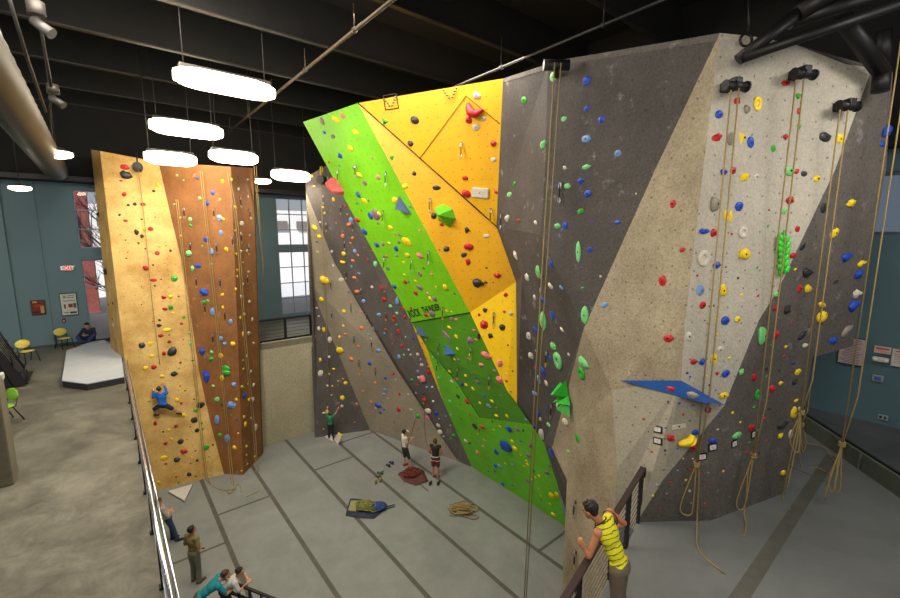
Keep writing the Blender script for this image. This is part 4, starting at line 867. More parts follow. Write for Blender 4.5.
for (px, py, Y, s), lb in zip([(57, 154, 13.5, .4), (262, 181, 22.0, .45), (20, 188, 14.5, .3)], ['round glowing high-bay light under the big duct', 'round glowing high-bay light left of the far windows', 'dim round high-bay light against the blue wall']):
    c = P(px, py, Y); e = empty('high_bay_light', c, lb, 'ceiling light')
    bm = B(); ball(bm, c, s, (1, 1, .35)); obj('lens', bm, lampE, e)
    bm = B(); tube(bm, [c+Zv*s*.15, c+Zv*s*.3, c+Zv*s*.5], [s*1.02, s*.7, s*.25], 14); obj('reflector', bm, housing, e)
    bm = B(); tube(bm, [c+Zv*s*.5, c+Zv*(16.6-c.z)], .012, 5); obj('hanger', bm, beam_m, e)
# duct
def along(px, py, Y, zc): pass
d0 = P(28, 130, 11.0); dz = d0.z; dv = d0.dot(W); dE = P(55, 170, 17.8).dot(U)
ductm = mat('spiral_duct', (74, 68, 58), .5, .35, var=.15, scale=1.5)
bm = B(); us = [-2+.3*i for i in range(90)]
us = [u for u in us if u < dE]
tube(bm, [uv(u, dv, dz) for u in us], [.39 if i % 2 else .38 for i in range(len(us))], 20)
obj('ceiling_duct', bm, ductm, None, 'big round spiral metal duct running along the ceiling at far left', 'duct')
# sprinkler pipes with hangers
def pipe(name, px, py, z, u0, u1, r, m, label, hang=3.2):
    p = F(px, py, z) if False else CAM+ray(px, py)*((z-CAMZ)/ray(px, py).z); v = p.dot(W)
    e = empty(name, uv(u0, v, z), label, 'pipe')
    bm = B(); tube(bm, [uv(u0, v, z), uv(u1, v, z)], r, 8); obj('run', bm, m, e)
    u = u0+.7
    while u < u1:
        bm = B(); tube(bm, [uv(u, v, z), uv(u, v, 15.5)], .012, 5); tube(bm, [uv(u-.05, v, z), uv(u+.05, v, z)], r*1.5, 8); obj('hanger', bm, m, e)
        u += hang
ptan = mat('pipe_tan', (96, 82, 64), .5, .3); pgrey = mat('pipe_grey', (60, 58, 56), .5, .3)
pipe('sprinkler_pipe', 310, 66, 14.9, 3, 24, .045, ptan, 'tan sprinkler pipe running diagonally under the ceiling above the lights')
pipe('sprinkler_pipe', 548, 48, 14.7, 2, 11.4, .036, pgrey, 'grey sprinkler pipe under the dark ceiling above the yellow triangle')
for a, b in (((34, 0), (47, 110)), ((20, -40), (24, 56))):
    pass
# dark conduits and spotlights at far left
condm = mat('conduit', (58, 54, 50), .5, .4)
sp = P(52, 92, 10.5); bm = B(); tube(bm, [P(36, 0, 9.2), sp], .03, 6); tube(bm, bez([sp-Zv*.1, P(50, 112, 10.8), P(53, 144, 12.5)]), .02, 5)
obj('conduit', bm, condm, None, 'thin grey conduit dropping past the small spotlight by the duct', 'conduit')
bm = B(); tube(bm, [P(8, -5, 9.0), P(28, 60, 10.5), P(46, 112, 12.5)], .035, 6); obj('conduit', bm, condm, None, 'dark conduit running beside the big duct, nearest the duct', 'conduit')
for (px, py, Y, k, lb) in ((36, 10, 9.2, 1.25, 'larger grey spotlight hanging in the top left corner'), (53, 90, 10.5, 1.0, 'small grey spotlight on the conduit below the corner one')):
    c = P(px, py, Y); e = empty('spotlight', c, lb, 'spotlight')
    bm = B(); tube(bm, [c+Zv*.12*k, c-Zv*.08*k], .12*k, 12); obj('mount', bm, condm, e)
    d = (Vector((.75, .2, -.6))).normalized()
    bm = B(); tube(bm, [c-Zv*.1*k, c-Zv*.2*k], .04*k, 8); obj('stem', bm, condm, e)
    bm = B(); tube(bm, [c-Zv*.2*k-d*.08*k, c-Zv*.2*k+d*.22*k], [.07*k, .09*k], 12); obj('lamp_head', bm, pgrey, e)
# beam hangers
for px, py, u in ((80, 60, 9.6), (147, 28, 6.4), (70, 112, 16.0), (103, 122, 16.0), (335, 70, 6.4), (428, 40, 3.2), (367, 20, 3.2)):
    d = ray(px, py); t = u/d.dot(U); p = CAM+d*t
    if not 13.5 < p.z < 16.4: continue
    bm = B(); box(bm, Vector((p.x, p.y, p.z)), (.16, .16, .3), rW); box(bm, Vector((p.x, p.y, p.z-.2)), (.08, .08, .16), rW)
    obj('beam_clamp', bm, beam_m, None, 'small dark clamp hanging from a ceiling joist', 'clamp', 'clamps hanging from the ceiling joists')
# steel struts at top right
tubem = mat('strut_dark', (26, 23, 22), .5, .4)
st = empty('steel_strut', P(775, 30, 6.4), 'dark steel tube struts crossing the top right corner above the prow', 'strut')
for a, b, r in (((738, 60, 6.75), (797, 14, 6.5), .1), ((742, 58, 6.7), (905, 2, 6.3), .085), ((797, 14, 6.5), (860, -25, 6.3), .13), ((842, 18, 6.8), (882, 72, 7.3), .14), ((882, 72, 7.3), (880, 92, 7.3), .14), ((790, 22, 6.6), (905, -14, 6.4), .12), ((884, 30, 7.4), (884, 66, 7.5), .12)):
    bm = B(); tube(bm, [P(*a), P(*b)], r*.85, 12); obj('tube', bm, tubem, st)
bm = B(); tube(bm, [P(746, 40, 6.85)+Vector((.09*math.cos(t), 0, .09*math.sin(t))) for t in (2*PI*i/10 for i in range(10))], .02, 5, closed=True); tube(bm, [P(749, 36, 6.85), P(749, -5, 6.85)], .015, 5); obj('shackle', bm, tubem, st)
# ------------------------------------------------------------ ropes
ropem = mat('rope_tan', (150, 128, 76), .85, var=.25, scale=60)
roper = mat('rope_red', (116, 48, 42), .85, var=.25, scale=60)
def drop(p, py):       # straight below p at image row py
    lo, hi_ = p.z-25, p.z
    for _ in range(40):
        m_ = (lo+hi_)/2; q = Vector((p.x, p.y, m_))-CAM
        y = 299-FPX*q.dot(UPV)/q.dot(FW)
        if y > py: lo = m_
        else: hi_ = m_
    return Vector((p.x, p.y, hi_))
def drum(px, py, out, label, w=.36):
    loc, n, _ = hit(px, py); ax = Zv.cross(n).normalized()
    e = empty('belay_drum', loc, label, 'belay anchor', 'rope drums on the prow')
    c = toward(loc, out)
    bm = B(); tube(bm, [c-ax*w*.5, c+ax*w*.5], .065, 14); obj('drum', bm, black, e)
    for s in (-.5, -.1, .5):
        bm = B(); tube(bm, [c+ax*w*s-ax*.015, c+ax*w*s+ax*.015], .08, 14); obj('flange', bm, mat('drum_flange', (16, 16, 17), .6), e)
    bm = B(); box(bm, (loc+c)/2-ax*w*.3, (.14, .14, out), Matrix((ax, n.cross(ax), n)).transposed(), bev=.02); obj('bracket', bm, black, e)
    return c, ax, n
def rope(label, strands, r=.0115, m=ropem, knots=()):
    bm = B()
    for s in strands: tube(bm, s, r, 6)
    for k in knots:
        for t in range(3): tube(bm, [k+Vector((.045*math.cos(a), .045*math.sin(a), .03*t-.03)) for a in (2*PI*i/8 for i in range(8))], r*1.3, 5, closed=True)
    return obj('climbing_rope', bm, m, None, label, 'rope', 'climbing ropes', org=strands[0][-1])
def px_at(px, py, p):  # point at a pixel, same forward distance as p
    d = ray(px, py); return CAM+d*(p.y/d.y)
c, ax, n = drum(736, 86, .34, 'black rope drum at the top of the prow, leftmost of three')
a, b = P(731, 90, c.y-.1), P(739, 88, c.y-.1)
kn = drop(a, 464)
rope('tan rope from the leftmost drum, knotted with one wide loop at the prow foot', [[a, kn], [b, drop(b, 400), kn+Vector((.02, 0, .05))],
     bez([kn, px_at(682, 500, kn), px_at(681, 512, kn), px_at(690, 515, kn), px_at(693, 505, kn), kn]), bez([kn, px_at(699, 475, kn), px_at(697, 520, kn), F(699, 550, UP+.02), F(724, 573, UP+.02)])], knots=[kn])
c, ax, n = drum(804, 74, .34, 'black rope drum at the top of the prow, middle of three')
a, b = P(796, 80, c.y-.1), P(804, 79, c.y-.1)
kn = drop(a, 455)
rope('tan rope from the middle drum, knotted with slim loops near the dark prow face', [[a, kn], [b, drop(b, 400), kn+Vector((.02, 0, .05))],
     bez([kn, px_at(737, 500, kn), px_at(741, 510, kn), px_at(746, 500, kn), px_at(748, 470, kn), kn]), bez([kn, px_at(748, 490, kn), px_at(744, 512, kn), F(746, 525, UP+.02), F(744, 537, UP+.02)])], knots=[kn])
c, ax, n = drum(848, 106, .34, 'black rope drum at the top of the prow, rightmost and lowest of three')
a, b = P(840, 110, c.y-.1), P(848, 110, c.y-.1)
kn = drop(a, 412)
rope('tan rope from the rightmost drum, hanging down the right edge of the dark prow', [[a, kn], [b, drop(b, 380), kn+Vector((.02, 0, .05))],
     bez([kn, px_at(792, 450, kn), F(783, 500, UP+.02), F(790, 509, UP+.02)]), bez([kn, px_at(800, 430, kn), px_at(798, 452, kn), px_at(790, 440, kn), kn]), bez([kn, px_at(797, 440, kn), px_at(787, 490, kn)])], knots=[kn])
g0 = P(812, 340, 8.6); kn = drop(g0, 424)
rope('tan rope hanging just behind the right edge of the prow', [[g0+Vector((0, 0, 4)), kn], [g0+Vector((.1, 0, 4)), kn+Vector((.1, 0, .3)), kn],
     bez([kn, px_at(806, 440, kn), px_at(803, 452, kn), px_at(801, 440, kn), kn]), bez([kn, F(801, 466, UP+.03), F(818, 468, UP+.03), F(833, 476, UP+.03)]), bez([kn, F(801, 440, UP+.4), F(824, 448, UP+.03), F(836, 463, UP+.03), F(846, 464, UP+.03)])], knots=[kn])
g0 = P(893, 95, 7.2); kn = drop(g0, 444)
rope('tan rope at far right in front of the blue wall with knotted loops', [[g0+Vector((0, 0, 3)), kn], [g0+Vector((.16, 0, 3)), Vector((g0.x+.16, g0.y, kn.z+.9)), kn+Vector((.02, 0, .05))],
     bez([kn, px_at(833, 470, kn), px_at(824, 499, kn)]), bez([kn, px_at(836, 480, kn), px_at(832, 492, kn), px_at(829, 480, kn), px_at(838, 455, kn), kn]), bez([kn, px_at(841, 470, kn), px_at(840, 489, kn), px_at(835, 489, kn), px_at(838, 460, kn), kn])], knots=[kn])
# centre rope
loc, n, _ = hit(556, 76); c = toward(loc, .6)+Zv*.2
e = empty('belay_drum', loc, 'small dark rope anchor at the top of the broad charcoal slab', 'belay anchor'); 
bm = B(); tube(bm, [loc, c], .05, 8); obj('arm', bm, black, e); bm = B(); tube(bm, [c-Vector((.25, 0, 0)), c+Vector((.25, 0, 0))], .1, 12); obj('drum', bm, black, e)
fl = Vector((c.x, c.y, 0))
fl = F(523.5, 612, 0); fl.z = .02
rope('long doubled tan rope hanging down the middle of the gym over the charcoal slab', [[c+Vector((-.06, -.12, 0)), c.lerp(fl, .5)+Vector((-.05, 0, 0)), fl], [c+Vector((.06, -.12, 0)), c.lerp(fl, .5)+Vector((.035, 0, 0)), fl+Vector((.05, 0, 0))]], r=.014)
# tower ropes
def tower_rope(top, bots, label, floor_pts, two=True):
    r = hit(*top); p = r[0]+r[1]*.12; L = [p]
    for b_ in bots: q = hit(*b_); L.append(q[0]+q[1]*.1)
    s = [L+[F(*f_, .03) for f_ in floor_pts]]
    if two: s.append([q+Vector((.09, -.02, 0)) for q in L]+[F(floor_pts[0][0]+2, floor_pts[0][1]+1, .03)])
    return rope(label, [bez(x, 5) for x in s], .013)
loc, n, _ = hit(138, 168); e = empty('belay_drum', loc, 'black and yellow rope pulley near the top of the ochre tower face', 'belay anchor')
bm = B(); tube(bm, [loc+n*.05, loc+n*.25], .17, 14); obj('pulley', bm, black, e); bm = B(); tube(bm, [loc+n*.25, loc+n*.28], .1, 14); obj('hub', bm, beam_m, e)
bm = B(); tube(bm, [loc+n*.15, loc+n*.15+Zv*.55], .03, 6); obj('arm', bm, black, e)
tower_rope((138.5, 172), [(143, 220), (149, 290), (156, 350)], 'tan rope on the left of the ochre tower face', [(160, 490)], False) if False else None
rope('thin tan rope hanging down the ochre tower face from its pulley', [bez([hit(139, 172)[0]+n*.2, hit(146, 235)[0]+n*.12, hit(152, 300)[0]+n*.1, hit(160, 365)[0]+n*.1], 5)], .014)
tower_rope((178, 200), [(190, 330), (198, 410), (205, 470)], 'tan rope at the ochre and brown boundary of the tower, coiling on the floor', [(208, 482), (222, 490), (236, 489), (228, 494)])
tower_rope((202, 172), [(212, 270), (222, 370), (230, 450)], 'tan doubled rope down the middle of the brown tower face', [(232, 484), (242, 492), (238, 484), (231, 493), (225, 490)])
tower_rope((229, 172), [(234, 230), (242, 340), (250, 420)], 'tan doubled rope along the right corner of the brown tower face', [(256, 470), (260, 488), (252, 494), (246, 497)])
p0_ = P(254, 166, 19.0); rope('pale slack rope hanging beside the blue wall right of the tower', [[p0_, P(258, 215, 19.3), P(263, 262, 19.6), P(264, 290, 19.6)], [p0_+Vector((.1, 0, 0)), P(259, 215, 19.3), P(262, 262, 19.6)]], .018)
# grey wall rope and pulley
loc, n, _ = hit(323, 180); e = empty('belay_drum', loc, 'black and yellow rope pulley at the top of the grey wall by the windows', 'belay anchor')
bm = B(); tube(bm, [loc+n*.05, loc+n*.25], .2, 14); obj('pulley', bm, black, e); bm = B(); tube(bm, [loc+n*.15+Zv*.1, loc+n*.15+Zv*.6], .05, 6); obj('arm', bm, slingY, e)
rope('thin tan rope running down the grey wall above the child climbing', [[hit(323, 186)[0]+n*.2, hit(325, 250)[0]+n*.15, hit(328, 330)[0]+n*.15, hit(331, 400)[0]+n*.15]], .012)
# ============================================================ people
skinm = mat('skin', (200, 140, 108), .55, var=.06, scale=6)
skin2 = mat('skin_tan', (186, 120, 84), .55, var=.06, scale=6)
hair_d = mat('hair_dark', (24, 20, 18), .6, var=.3, scale=40)
hair_b = mat('hair_brown', (70, 46, 32), .6, var=.3, scale=40)
eyew = mat('eye', (30, 24, 22), .2)
lipm = mat('lip', (150, 84, 76), .5)
shoem = mat('shoe_black', (26, 26, 28), .6)
def capsule(bm, a, b, ra, rb=None, n=10):
    rb = ra if rb is None else rb
    a, b = Vector(a), Vector(b)
    m_ = (a+b)/2
    tube(bm, [a, m_, b], [ra, (ra+rb)/2*1.02, rb], n)
    ball(bm, a, ra, sub=2); ball(bm, b, rb, sub=2)
def remesh(bm, vox, name, it=4):
    me = bpy.data.meshes.new('tmp'); bm.to_mesh(me); bm.free()
    o = bpy.data.objects.new('tmp', me); C.objects.link(o)
    r = o.modifiers.new('r', 'REMESH'); r.mode = 'VOXEL'; r.voxel_size = vox; r.use_smooth_shade = True
    if it: s = o.modifiers.new('s', 'SMOOTH'); s.iterations = it; s.factor = .5
    dg = bpy.context.evaluated_depsgraph_get(); out = bpy.data.meshes.new_from_object(o.evaluated_get(dg))
    out.name = name; bpy.data.objects.remove(o); bpy.data.meshes.remove(me); return out
def pose(root, yaw, h=1.75, **ov):
    """local x = right, y = forward; metres for a 1.75 m person"""
    J = dict(pel=(0, 0, .95), chest=(0, .0, 1.3), neck=(0, .0, 1.48), head=(0, .03, 1.63), Lsh=(-.18, 0, 1.43), Rsh=(.18, 0, 1.43),
             Lel=(-.24, -.03, 1.14), Rel=(.24, -.03, 1.14), Lwr=(-.25, .06, .9), Rwr=(.25, .06, .9), Lhip=(-.09, 0, .92), Rhip=(.09, 0, .92),
             Lkn=(-.1, .03, .5), Rkn=(.1, .03, .5), Lan=(-.11, 0, .08), Ran=(.11, 0, .08), Lto=(-.13, .17, .035), Rto=(.13, .17, .035), look=(0, 1, 0))
    J.update(ov); k = h/1.75; R_ = Matrix.Rotation(yaw, 3, 'Z')
    out = {n: Vector(root)+R_@(Vector(p)*k) for n, p in J.items() if n != 'look'}
    out['look'] = (R_@Vector(J['look'])).normalized(); out['fwd'] = R_@Vector((0, 1, 0)); out['k'] = k
    return out
def hand(bm, wr, el, k, palm, side, curl=.6):
    d = (wr-el).normalized(); pn_ = (palm-d*palm.dot(d)); pn_ = pn_.normalized() if pn_.length > 1e-3 else frame(d)[0]
    s = d.cross(pn_)
    kn_ = wr+d*.085*k
    capsule(bm, wr+d*.01*k, wr+d*.035*k, .026*k, .03*k)
    for i in range(4):
        o = s*(.03-.02*i)*k
        tube(bm, [wr+d*.02*k+o*.7, kn_+o], [.017*k, .014*k], 8); ball(bm, kn_+o, .0135*k)
        L = (.07, .08, .076, .06)[i]*k; p = kn_+o; a_ = curl*.5
        for j in range(3):
            q = p+(d*math.cos(a_)+pn_*math.sin(a_))*L*(.45, .32, .23)[j]
            tube(bm, [p, q], [.0115*k, .0105*k], 7); ball(bm, q, .0105*k, sub=1); p = q; a_ += curl*.8
    t0 = wr+d*.03*k+s*.03*k*side; t1 = t0+(d*.6+s*.55*side+pn_*.3).normalized()*.04*k; t2 = t1+(d*.8+pn_*.45).normalized()*.032*k
    tube(bm, [t0-s*.01*k*side, t1, t2], [.016*k, .0125*k, .011*k], 7); ball(bm, t2, .011*k, sub=1); ball(bm, t1, .0125*k, sub=1)
def person(name, J, label, shirt, pants, hair, skin=skinm, shoes=shoem, sleeve=.55, leg=1.0, vox=.014, hairlen=0, belt=None, tank=False, group=None, curl=.7, palms=None, stripes=None):
    k = J['k']; fw = J['fwd']; c0 = Vector((J['pel'].x, J['pel'].y, min(J['Lan'].z, J['Ran'].z)-.08))
    e = empty(name, c0, label, 'person', group)
    bm = B()
    up_t = (J['neck']-J['pel']).normalized(); rt_ = (J['Rsh']-J['Lsh']).normalized()
    bk_ = up_t.cross(rt_).normalized()
    def torso(g):
        q = Matrix((rt_, bk_, up_t)).transposed()
        ball(bm, J['pel'], .155*k+g, (1.02, .74, .75), q, 3); ball(bm, J['pel'].lerp(J['chest'], .5), .138*k+g, (1, .72, 1.3), q, 3)
        ball(bm, J['chest'], .165*k+g, (1.03, .7, 1.05), q, 3)
    torso(0)
    for s in 'LR':
        capsule(bm, J['chest']+up_t*.06*k, J[s+'sh'], .085*k, .066*k); ball(bm, J[s+'sh'], .068*k)
        capsule(bm, J[s+'sh'], J[s+'el'], .052*k, .042*k); capsule(bm, J[s+'el'], J[s+'wr'], .042*k, .026*k)
        capsule(bm, J[s+'el'].lerp(J[s+'wr'], .15), J[s+'el'].lerp(J[s+'wr'], .4), .043*k, .04*k)
        capsule(bm, J[s+'hip'], J[s+'kn'], .088*k, .058*k); capsule(bm, J[s+'kn'], J[s+'an'], .055*k, .036*k)
        capsule(bm, J[s+'kn'].lerp(J[s+'an'], .15), J[s+'kn'].lerp(J[s+'an'], .42), .055*k, .052*k)
        capsule(bm, J[s+'an']-Zv*.02*k, J[s+'to'], .04*k, .034*k)
        pal = (palms or {}).get(s, fw*.4-Zv*.6)
        hand(bm, J[s+'wr'], J[s+'el'], k, pal, 1 if s == 'L' else -1, curl)
    capsule(bm, J['neck']-up_t*.03*k, J['head']-up_t*.04*k, .058*k, .054*k)
    lk = J['look']; hu = (up_t+Zv*.8); hu = (hu-lk*hu.dot(lk)).normalized(); hr = lk.cross(hu)
    Q = Matrix((hr, lk, hu)).transposed(); H = J['head']
    def hp(x, y, z): return H+(hr*x+lk*y+hu*z)*k
    ball(bm, hp(0, -.012, .035), .092*k, (.84, 1.06, .98), Q, 3); capsule(bm, hp(0, .035, -.02), hp(0, .052, -.075), .062*k, .036*k)
    ball(bm, hp(0, .03, .0), .075*k, (.92, .8, 1.1), Q, 2)
    tube(bm, [hp(0, .088, .02), hp(0, .106, -.022), hp(0, .09, -.035)], [.009*k, .016*k, .01*k], 8)
    for s in (-1, 1):
        ball(bm, hp(s*.081, -.005, .0), .03*k, (.3, .7, 1.1), Q, 2); ball(bm, hp(s*.035, .078, .038), .02*k, (1.2, .5, .4), Q, 1)
    obj('body', remesh(bm, vox, 'body'), skin, e, smooth=True)
    bm = B()
    for s in (-1, 1): ball(bm, hp(s*.033, .083, .02), .0115*k, sub=2)
    obj('eyes', bm, eyew, e)
    bm = B(); ball(bm, hp(0, .083, -.055), .022*k, (1, .35, .28), Q, 2); obj('mouth', bm, lipm, e)
    bm = B()
    ball(bm, hp(0, -.025, .055), .1*k, (.88, 1.0, .92), Q, 3); ball(bm, hp(0, .03, .1), .06*k, (1, 1, .5), Q, 2)
    ball(bm, hp(0, -.055, .01), .075*k, (.95, .7, 1), Q, 2)
    if hairlen: capsule(bm, hp(0, -.075, .0), hp(0, -.09, -hairlen), .065*k, .05*k)
    for i in range(26):
        a = i*2.4; z_ = .2+.75*((i*7) % 26)/26
        r_ = math.sqrt(1-z_*z_); d_ = hr*r_*math.cos(a)*.88+lk*r_*math.sin(a)+hu*z_
        if (d_.dot(lk) > .55 and z_ < .75): continue
        ball(bm, hp(0, -.025, .055)+d_*.095*k, .016*k, sub=1)
    m_ = remesh(bm, vox*.8, 'hair', 2)
    obj('hair', m_, hair, e, smooth=True)
    # clothes
    bm = B()
    if tank:
        q = Matrix((rt_, bk_, up_t)).transposed()
        torso(.013*k)
        for s in 'LR':
            capsule(bm, J['chest']+up_t*.07*k, J['chest'].lerp(J[s+'sh'], .6)+up_t*.03*k, .1*k, .076*k)
    else:
        torso(.014*k)
        for s in 'LR':
            capsule(bm, J['chest']+up_t*.06*k, J[s+'sh'], .1*k, .082*k)
            if sleeve > 0:
                t1 = min(sleeve, 1); p_ = J[s+'sh'].lerp(J[s+'el'], t1); capsule(bm, J[s+'sh'], p_, .07*k, .062*k)
                if sleeve > 1: capsule(bm, J[s+'el'], J[s+'el'].lerp(J[s+'wr'], sleeve-1), .058*k, .044*k)
    obj('tank_top' if tank else 'shirt', remesh(bm, vox, 'shirt', 3), shirt, e, smooth=True)
    bm = B(); q = Matrix((rt_, bk_, up_t)).transposed()
    ball(bm, J['pel']-up_t*.02*k, .172*k, (1.02, .76, .72), q, 3)
    for s in 'LR':
        if leg <= 1:
            f_ = leg; capsule(bm, J[s+'hip'], J[s+'hip'].lerp(J[s+'kn'], f_), .105*k, .088*k)
        else:
            capsule(bm, J[s+'hip'], J[s+'kn'], .105*k, .078*k); capsule(bm, J[s+'kn'], J[s+'kn'].lerp(J[s+'an'], leg-1), .078*k, .068*k)
    obj('trousers' if leg > 1 else 'shorts', remesh(bm, vox, 'pants', 3), pants, e, smooth=True)
    for s in 'LR':
        if shoes is None: break
        bm = B(); capsule(bm, J[s+'an']-Zv*.03*k, J[s+'to'], .05*k, .042*k); capsule(bm, J[s+'an']-(J[s+'to']-J[s+'an']).normalized()*.05*k-Zv*.035*k, J[s+'an']-Zv*.02*k, .036*k, .045*k)
        obj('shoe', remesh(bm, vox*.8, 'shoe', 2), shoes, e, smooth=True)
    if belt:
        bm = B(); n_ = 16; q = [J['pel']+up_t*.05*k+(rt_*math.cos(t)*1.02+bk_*math.sin(t)*.76)*.176*k for t in (2*PI*i/n_ for i in range(n_))]
        tube(bm, q, .018*k, 6, closed=True)
        for s in 'LR':
            c_ = J[s+'hip'].lerp(J[s+'kn'], .25); d_ = (J[s+'kn']-J[s+'hip']).normalized(); a_, b_ = frame(d_)
            tube(bm, [c_+(a_*math.cos(t)+b_*math.sin(t))*.106*k for t in (2*PI*i/12 for i in range(12))], .014*k, 6, closed=True)
        obj('harness', bm, belt, e)
    return e
def cloth(n, c, v=.12): return mat('cloth_'+n, c, .85, var=v, scale=9, bump=.1)
# ---- man in the yellow tank top leaning on the railing
tk, tt_, tb_ = nt('cloth_yellow_striped')
tc_ = N(tt_, 'ShaderNodeTexCoord'); mp_ = N(tt_, 'ShaderNodeMapping'); mp_.inputs['Rotation'].default_value = (.5, .3, .5); tt_.links.new(tc_.outputs['Object'], mp_.inputs[0])
wv = N(tt_, 'ShaderNodeTexWave', i_Scale=5.2, i_Distortion=2.5, bands_direction='Z'); wv.inputs['Detail Scale'].default_value = 2.5; tt_.links.new(mp_.outputs[0], wv.inputs['Vector'])
tt_.links.new(mix(tt_, ramp(tt_, wv.outputs['Fac'], .90, .95), srgb(222, 214, 30), srgb(80, 84, 20)), tb_.inputs['Base Color']); tb_.inputs['Roughness'].default_value = .8
pel = F(619.5, 565, 5.95); J = dict(k=.94, fwd=Vector((-.79, .61, 0)), look=Vector((-.72, .66, -.34)).normalized())
neck = F(600, 520, 6.42); J.update(pel=pel, chest=pel.lerp(neck, .66)+Vector((.02, 0, .03)), neck=neck, head=F(590.5, 511, 6.57))
J.update(Lsh=F(598, 533, 6.33), Rsh=F(610, 513, 6.36), Lel=F(588.5, 556, 6.06), Rel=F(624, 523, 6.16), Lwr=F(584.5, 549, 6.14), Rwr=F(613, 528, 6.07))
bk = Vector((.79, -.61, 0)); rtm = Vector((.61, .79, 0))
J.update(Lhip=pel-rtm*.09-Zv*.03, Rhip=pel+rtm*.09-Zv*.03, Lkn=pel-rtm*.1-Zv*.45+bk*.02, Rkn=pel+rtm*.1-Zv*.45+bk*.0, Lan=pel-rtm*.11-Zv*.85+bk*.08, Ran=pel+rtm*.11-Zv*.85+bk*.06)
J.update(Lto=J['Lan']-bk*.17-Zv*.04, Rto=J['Ran']-bk*.17-Zv*.04)
yman = person('person', J, 'man in a yellow patterned tank top leaning on the dark railing, back to camera', tk, cloth('khaki', (104, 92, 74)), hair_d, skin2, leg=1.97, vox=.0075, tank=True, palms={'L': Vector((.6, .4, -.4)), 'R': Vector((-.3, -.2, -.8))}, curl=.75)
bm = B()   # dark arm edging
up_t = (J['neck']-J['pel']).normalized(); rt_ = (J['Rsh']-J['Lsh']).normalized(); bk_ = up_t.cross(rt_).normalized()
for s, sg in (('L', -1), ('R', 1)):
    c_ = J[s+'sh']-rt_*sg*.035-up_t*.045
    tube(bm, [c_+up_t*.105*math.cos(t)+bk_*.088*math.sin(t)-rt_*sg*.02*math.cos(t) for t in (2*PI*i/18 for i in range(18))], .008, 5, closed=True)
c_ = J['neck']-up_t*.015
tube(bm, [c_+rt_*.08*math.cos(t)+bk_*.085*math.sin(t)+up_t*(-.02*math.sin(t)) for t in (2*PI*i/18 for i in range(18))], .008, 5, closed=True)
obj('edging', bm, cloth('dark', (34, 34, 24)), yman, 'dark trim around the armholes and neck')
Y = lambda dx, dy: math.atan2(-dx, dy)      # yaw that faces (dx, dy)
# ---- belayers
person('person', pose(F(405, 467, 0), Y(.9, .45), 1.72, Lel=(-.22, .05, 1.14), Rel=(.2, .06, 1.14), Lwr=(-.1, .28, 1.27), Rwr=(.08, .3, 1.3), Rto=(.2, .2, .035), Rkn=(.14, .14, .5), Ran=(.17, .16, .08), look=(.1, .9, .35)),
       'belaying man in a white T-shirt and dark shorts beside the maroon rope bag', cloth('white', (215, 208, 192)), cloth('dark_shorts', (48, 50, 46)), hair_d, skinm, mat('shoe_red', (150, 50, 44), .6), sleeve=.6, leg=1.12, belt=black)
person('person', pose(F(435.5, 478, 0), Y(.25, .95), 1.74, Lel=(-.27, .02, 1.15), Rel=(.26, .02, 1.16), Lwr=(-.22, .16, .95), Rwr=(.2, .2, 1.0), look=(0, .8, .6)),
       'barefoot belayer in a black tank top and maroon shorts seen from behind', cloth('black', (34, 32, 34)), cloth('maroon', (112, 36, 44)), hair_b, skin2, None, sleeve=0, leg=.85, belt=cloth('strap', (190, 180, 160)))
# ---- child in green starting a climb
person('person', pose(F(331, 439, 0)+Vector((0, 0, .02)), Y(.05, 1), 1.4, Lel=(-.27, .12, 1.62), Rel=(.3, .14, 1.58), Lwr=(-.24, .25, 1.86), Rwr=(.42, .25, 1.84), look=(0, .8, .6), Lsh=(-.19, 0, 1.46), Rsh=(.19, 0, 1.46)),
       'child in a green T-shirt and black trousers reaching up the dark grey wall', cloth('green', (24, 122, 84)), cloth('black2', (28, 28, 32)), hair_b, skinm, sleeve=.7, leg=1.95, hairlen=.1)
# ---- climber in blue on the ochre face
def wp(px, py, off):
    r = hit(px, py); return r[0]+r[1]*off
Jc = dict(k=.95, fwd=Vector((-.2, .97, 0)), look=Vector((-.2, .9, .4)).normalized())
Jc.update(pel=wp(163.5, 403.5, .34), chest=wp(162, 396, .3), neck=wp(161, 391.5, .3), head=wp(160.5, 387.8, .33), Lsh=wp(156.7, 393, .3), Rsh=wp(165.6, 392.6, .3),
          Lel=wp(154.5, 396.2, .34), Rel=wp(168, 391.5, .34), Lwr=wp(153.6, 390.3, .13), Rwr=wp(164.2, 384.2, .13), Lhip=wp(161, 404, .32), Rhip=wp(166, 404, .32),
          Lkn=wp(155, 408, .32), Rkn=wp(173, 407.5, .32), Lan=wp(158, 413.5, .16), Ran=wp(178, 412, .16), Lto=wp(155.3, 414.5, .09), Rto=wp(181.5, 413.5, .08))
person('person', Jc, 'climber in a blue long-sleeved shirt and dark shorts clinging to the ochre wall', cloth('blue', (24, 92, 178)), cloth('navy', (24, 30, 56)), hair_b, skinm, sleeve=1.8, leg=.9)
